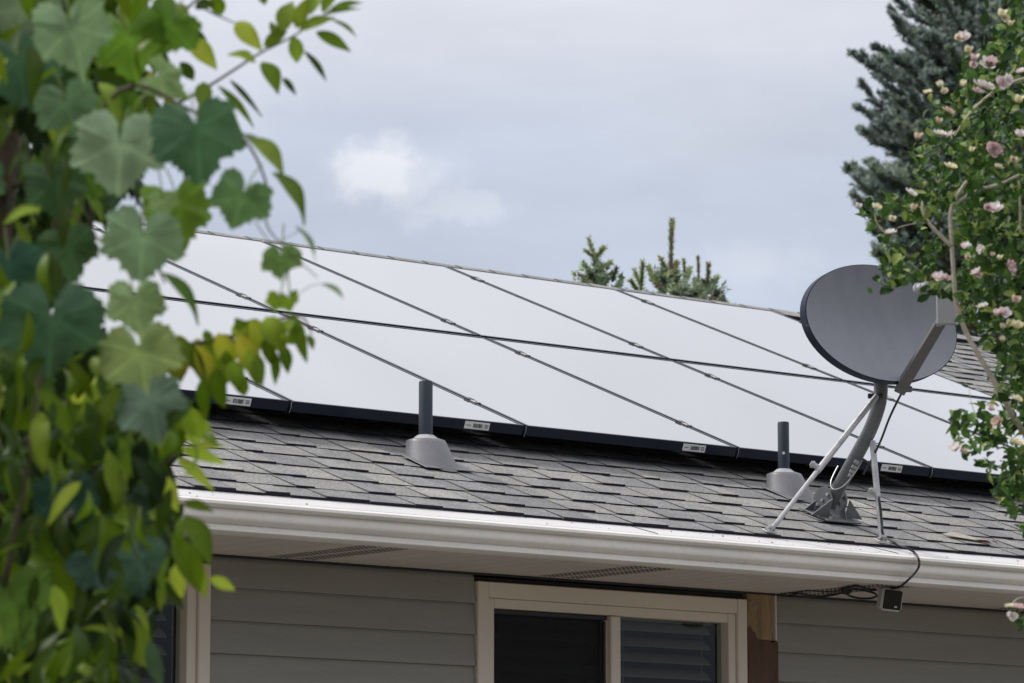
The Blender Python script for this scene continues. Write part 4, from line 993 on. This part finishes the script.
# ------------------------------------------------------------------ conifers beyond the house
NB = (.27, .345, .305); NG = (.27, .345, .24); NBR = (.20, .14, .09); NY = (.42, .35, .20)
def brush(mb, a, b, r, c, n, c_in=None, nl=.5):
    """needles set round a shoot"""
    ax = b-a; L = ax.length
    if L < 1e-5: return
    ax = ax/L; o = ax.orthogonal().normalized(); q = ax.cross(o)
    for i in range(n):
        t = rnd.random(); ph = rnd.uniform(0, 6.283); out = (o*math.cos(ph)+q*math.sin(ph))
        p = a+ax*(L*t); d = (out+ax*rnd.uniform(.3, 1.1)).normalized(); l = r*rnd.uniform(.7, 1.25)
        s = d.cross(ax).normalized()*(r*.13*nl*2)
        mb.add([p-s, p+s, p+d*l], [(0, 1, 2)], 0, jit(c, .25))
def conifer(name, top_px, dist, width_at, label, z_detail, cols, group, leaders=(), seed=1, tipc=None, step=.11, start=.05, fat=1.0, tw=1.0, nbr=7):
    global rnd
    keep = rnd; rnd = random.Random(seed)
    top = at(top_px[0], top_px[1], dist); base = V((top.x, top.y, 0))
    t = thing(name, label, 'tree', group)
    tk = MB(); tk.tube([base, base+V((0, 0, top.z*.5)), top-V((0, 0, .15))], [max(.03, top.z*.012), max(.02, top.z*.007), .008], 9); tk.build('trunk', M['bark'], t, smooth=True)
    cr = MB(); lb = MB(); z = top.z-start; ga = seed*1.7
    while z > .5:
        fine = z > z_detail; R0 = width_at(top.z-z)
        nb = nbr if fine else 5
        for k in range(nb):
            ga += 2.4+rnd.uniform(-.25, .25); a = ga; L = R0*rnd.uniform(.7, 1.08)
            h = V((math.cos(a), math.sin(a), 0)); p0 = V((base.x, base.y, z+rnd.uniform(-.1, .1)))
            up = rnd.uniform(.15, .5)
            pts = [p0, p0+h*L*.42+V((0, 0, -L*.02)), p0+h*L*.8+V((0, 0, L*up*.35)), p0+h*L+V((0, 0, L*up*.8))]
            cp = curve_pts(pts, 4); nc = len(cp)-1
            lb.tube(cp, [max(.003, L*.008)*(1-.75*i/nc) for i in range(nc+1)], 5, caps=False)
            bc = rnd.choice(cols)
            for i in range(nc//3, nc):
                brush(cr, cp[i], cp[i+1], (.052 if fine else .09)*fat, bc, int((26 if fine else 8)*tw), nl=.75 if fine else 1.2)
            ns = max(4, int(L/(.075 if fine else .16)))
            for i in range(ns):
                u = (i+.5)/ns
                f = u*nc; i0 = min(int(f), nc-1); p = cp[i0].lerp(cp[i0+1], f-i0); dr = (cp[i0+1]-cp[i0]).normalized()
                for sgn in (-1, 1):
                    tl = (.10+.26*L*(1-u))*rnd.uniform(.7, 1.3); tl = min(tl, .40)
                    sd_ = (dr*.8+dr.cross(V((0, 0, 1)))*sgn*rnd.uniform(.4, 1)+V((0, 0, rnd.uniform(-.2, .75)))).normalized()
                    c = NBR if (u < .5 and rnd.random() < .22) else (bc if rnd.random() < .6 else rnd.choice(cols))
                    brush(cr, p, p+sd_*tl, (.048 if fine else .08)*fat, c, int((20 if fine else 6)*(.6+tl*5)*tw), nl=.75 if fine else 1.4)
        z -= step*(1 if fine else 2.4)
    for (x, y, bx, by, r, c, n) in leaders:
        a = at(bx, by, dist+rnd.uniform(-.1, .1)); b = at(x, y, dist+rnd.uniform(-.1, .1))
        lb.tube([a, b], [.004, .002], 5)
        brush(cr, a, b, r*1.7, c, int(n*3.2), nl=.8)
    cr.build('crown', M['needle'], t, smooth=False, recalc=False); lb.build('branches', M['bark'], t, smooth='all')
    set_origin(t, base); rnd = keep; return t
conifer('spruce_tree', (1010, -110), 56, lambda h: .4+.58*h if h < 3.3 else 2.3+.05*(h-3.3), 'tall blue green spruce tree behind the flowering shrub at right', 10.6, [NB, NB, (.28, .34, .31), (.15, .21, .185), NG], None, seed=11, step=.125, fat=1.6, nbr=10, tw=1.15)
GR1 = (.36, .43, .20); GR2 = (.23, .30, .18); GY = (.36, .36, .17)
conifer('young_conifer', (596, 240), 24, lambda h: .02+.24*h, 'small young conifer top beyond the ridge, leftmost of the three', 4.1, [GR1, GR2, NG], 'young conifer tops beyond the ridge',
        [(589, 238, 596, 262, .02, GR1, 50), (604, 247, 596, 258, .02, GR1, 40), (585, 250, 594, 257, .018, GR1, 36), (611, 262, 598, 270, .02, GR1, 40), (583, 264, 592, 272, .02, GR1, 40), (617, 268, 612, 282, .022, GR2, 46), (596, 262, 598, 290, .03, GR2, 90), (584, 280, 592, 285, .02, GR1, 40), (622, 276, 618, 290, .02, GR2, 40), (606, 278, 600, 290, .024, GR2, 60)], seed=3, start=.34, fat=.8)
conifer('young_conifer', (671, 232), 25, lambda h: .02+.36*h, 'small conifer with one tall brown leader beyond the ridge, middle of the three', 4.45, [GR1, GR2, NG], 'young conifer tops beyond the ridge',
        [(672, 220, 670, 278, .022, (.36, .35, .19), 190), (673, 221, 671, 240, .016, GY, 40), (661, 258, 668, 275, .02, GY, 60), (677, 262, 672, 275, .02, GY, 50), (643, 262, 641, 290, .022, GR1, 60), (634, 270, 640, 284, .018, GR1, 40), (648, 266, 656, 285, .02, GR1, 50), (684, 259, 685, 285, .016, GY, 60), (690, 268, 685, 283, .02, GR1, 50), (655, 276, 662, 290, .03, GR2, 80), (675, 274, 674, 292, .035, GR2, 110), (630, 280, 638, 290, .022, GR1, 46), (664, 270, 666, 292, .03, GR2, 80)], seed=4, start=.50, fat=.8)
conifer('young_conifer', (704, 262), 26, lambda h: .02+.36*h, 'small conifer with two thin upright shoots beyond the ridge, rightmost of the three', 4.3, [GR1, GR2, NG], 'young conifer tops beyond the ridge',
        [(698, 257, 699, 292, .018, GY, 90), (708.5, 263, 708, 285, .018, GY, 70), (717, 277, 711, 290, .022, GR1, 60), (713, 282, 706, 294, .026, GR2, 60), (695, 280, 699, 294, .024, GR2, 60), (723, 297, 724, 302, .018, GR2, 30), (704, 282, 704, 296, .026, GR2, 70)], seed=5, start=.34, fat=.8)

# ------------------------------------------------------------------ light
SUN_AZ, SUN_EL = R(124), R(51)                                    # direction the light comes from, measured from +X
w = bpy.data.worlds.new('World'); sc.world = w; w.use_nodes = True
nt = w.node_tree; N = nt.nodes; Lk = nt.links
bg = N['Background']; bg.inputs[1].default_value = .10
sky = N.new('ShaderNodeTexSky'); sky.sky_type = 'NISHITA'; sky.sun_disc = False; sky.sun_elevation = SUN_EL; sky.sun_rotation = R(90)-SUN_AZ
tc = N.new('ShaderNodeTexCoord'); sp = N.new('ShaderNodeSeparateXYZ'); Lk.new(tc.outputs['Generated'], sp.inputs[0])
def math_(op, a, b=None, clamp=False):
    n = N.new('ShaderNodeMath'); n.operation = op; n.use_clamp = clamp
    for i, v in enumerate((a, b)):
        if v is None: continue
        if isinstance(v, (int, float)): n.inputs[i].default_value = v
        else: Lk.new(v, n.inputs[i])
    return n.outputs[0]
ramp = N.new('ShaderNodeValToRGB'); cr_ = ramp.color_ramp
stops = [(0.0, (.50, .55, .66)), (.150, (.60, .665, .78)), (.185, (.56, .62, .74)), (.235, (.73, .75, .83)), (.33, (.87, .89, .97)), (.45, (1.05, 1.07, 1.13)), (1.0, (1.30, 1.29, 1.30))]
while len(cr_.elements) < len(stops): cr_.elements.new(.5)
for e, (p, c) in zip(cr_.elements, stops): e.position = p; e.color = (*[q*.5 for q in c], 1)
# soft unevenness in the cloud deck
mpn = N.new('ShaderNodeMapping'); mpn.inputs['Scale'].default_value = (5, 5, 16); Lk.new(tc.outputs['Generated'], mpn.inputs[0])
nz = N.new('ShaderNodeTexNoise'); nz.inputs['Scale'].default_value = 1.0; nz.inputs['Detail'].default_value = 5; nz.inputs['Roughness'].default_value = .5; Lk.new(mpn.outputs[0], nz.inputs['Vector'])
zz = math_('ADD', sp.outputs[2], math_('MULTIPLY', math_('SUBTRACT', nz.outputs[0], .5), .13))
Lk.new(zz, ramp.inputs[0])
# one brighter cumulus and its wisps, placed by direction
wn_ = N.new('ShaderNodeTexNoise'); wn_.inputs['Scale'].default_value = 72; wn_.inputs['Detail'].default_value = 6; wn_.inputs['Roughness'].default_value = .62; Lk.new(tc.outputs['Generated'], wn_.inputs['Vector'])
def puff(px, py, rx, ry, soft, amp, wob):
    c = ray(px, py).normalized()
    u = RT.normalized(); v = u.cross(c)
    def dot(vec):
        n = N.new('ShaderNodeVectorMath'); n.operation = 'DOT_PRODUCT'; Lk.new(tc.outputs['Generated'], n.inputs[0]); n.inputs[1].default_value = vec; return n.outputs['Value']
    a = math_('DIVIDE', dot(u-c*u.dot(c)), rx/F); b = math_('DIVIDE', dot(v), ry/F)
    r2 = math_('SQRT', math_('ADD', math_('MULTIPLY', a, a), math_('MULTIPLY', b, b)))
    r2 = math_('ADD', r2, math_('MULTIPLY', math_('SUBTRACT', wn_.outputs[0], .5), wob))
    front = math_('GREATER_THAN', dot(c), .5)
    mr = N.new('ShaderNodeMapRange'); mr.interpolation_type = 'SMOOTHERSTEP'; mr.inputs[1].default_value = 1.0; mr.inputs[2].default_value = 1.0-soft; mr.inputs[3].default_value = 0; mr.inputs[4].default_value = amp
    Lk.new(r2, mr.inputs[0]); return math_('MULTIPLY', mr.outputs[0], front)
pf = math_('MAXIMUM', puff(374, 169, 64, 44, .7, .92, 1.5), puff(455, 207, 84, 24, .95, .34, 3.0))
pf = math_('MAXIMUM', pf, puff(408, 180, 78, 46, 1.0, .5, 1.9))
pf = math_('MAXIMUM', pf, puff(760, 262, 140, 40, 1.0, .30, 1.5))
pf = math_('MAXIMUM', pf, puff(210, 60, 200, 90, 1.0, .35, 1.2))
mixp = N.new('ShaderNodeMixRGB'); mixp.inputs[2].default_value = (.83*.5, .855*.5, .92*.5, 1); Lk.new(pf, mixp.inputs[0]); Lk.new(ramp.outputs[0], mixp.inputs[1])
mpb = N.new('ShaderNodeMapping'); mpb.inputs['Scale'].default_value = (9, 9, 34); mpb.inputs['Rotation'].default_value = (.25, .1, 0); Lk.new(tc.outputs['Generated'], mpb.inputs[0])
nb_ = N.new('ShaderNodeTexNoise'); nb_.inputs['Scale'].default_value = 1.0; nb_.inputs['Detail'].default_value = 6; nb_.inputs['Roughness'].default_value = .55; Lk.new(mpb.outputs[0], nb_.inputs['Vector'])
bm_ = N.new('ShaderNodeMapRange'); bm_.inputs[1].default_value = .3; bm_.inputs[2].default_value = .7; bm_.inputs[3].default_value = 18.6; bm_.inputs[4].default_value = 21.6; Lk.new(nb_.outputs[0], bm_.inputs[0])
sclv = N.new('ShaderNodeVectorMath'); sclv.operation = 'SCALE'; Lk.new(bm_.outputs[0], sclv.inputs['Scale']); Lk.new(mixp.outputs[0], sclv.inputs[0])
# added dimming of the low sky out of view, darkens wall and panes
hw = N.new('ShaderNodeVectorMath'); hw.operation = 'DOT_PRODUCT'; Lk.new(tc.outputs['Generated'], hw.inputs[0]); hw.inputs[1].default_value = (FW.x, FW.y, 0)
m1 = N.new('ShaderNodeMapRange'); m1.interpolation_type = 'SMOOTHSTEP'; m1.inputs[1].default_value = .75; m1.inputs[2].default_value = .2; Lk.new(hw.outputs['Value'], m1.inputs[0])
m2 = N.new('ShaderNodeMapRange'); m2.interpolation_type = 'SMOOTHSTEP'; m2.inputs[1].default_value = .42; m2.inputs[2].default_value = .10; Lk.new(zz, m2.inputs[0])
sky_dim = math_('SUBTRACT', 1.0, math_('MULTIPLY', math_('MULTIPLY', m1.outputs[0], m2.outputs[0]), .35))
scb = N.new('ShaderNodeVectorMath'); scb.operation = 'SCALE'; Lk.new(sclv.outputs[0], scb.inputs[0]); Lk.new(sky_dim, scb.inputs['Scale']); sclv = scb
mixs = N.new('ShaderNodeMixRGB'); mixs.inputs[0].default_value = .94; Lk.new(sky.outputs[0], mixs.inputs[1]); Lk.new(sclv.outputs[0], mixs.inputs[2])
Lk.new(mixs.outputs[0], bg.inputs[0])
sl = bpy.data.lights.new('sun', 'SUN'); sl.energy = 2.7; sl.angle = R(10); sl.color = (1, .96, .9)
so2 = bpy.data.objects.new('sun', sl); col.objects.link(so2)
sd_ = V((math.cos(SUN_AZ)*math.cos(SUN_EL), math.sin(SUN_AZ)*math.cos(SUN_EL), math.sin(SUN_EL)))
so2.rotation_euler = sd_.to_track_quat('Z', 'Y').to_euler(); so2.location = (0, -5, 12)

# ------------------------------------------------------------------ camera
cd = bpy.data.cameras.new('camera'); co = bpy.data.objects.new('camera', cd); col.objects.link(co)
cd.sensor_fit = 'HORIZONTAL'; cd.sensor_width = 36; cd.lens = F/1024*36; cd.clip_start = .1; cd.clip_end = 2000
co.location = CAM
co.matrix_world = Matrix(((RT.x, UP.x, -FW.x, CAM.x), (RT.y, UP.y, -FW.y, CAM.y), (RT.z, UP.z, -FW.z, CAM.z), (0, 0, 0, 1)))
cd.dof.use_dof = True; cd.dof.focus_distance = 12.6; cd.dof.aperture_fstop = 9.5; cd.dof.aperture_blades = 9
sc.camera = co
sc.view_settings.view_transform = 'Standard'; sc.view_settings.look = 'None'; sc.view_settings.exposure = 0; sc.view_settings.gamma = 1
sc.view_settings.use_curve_mapping = False
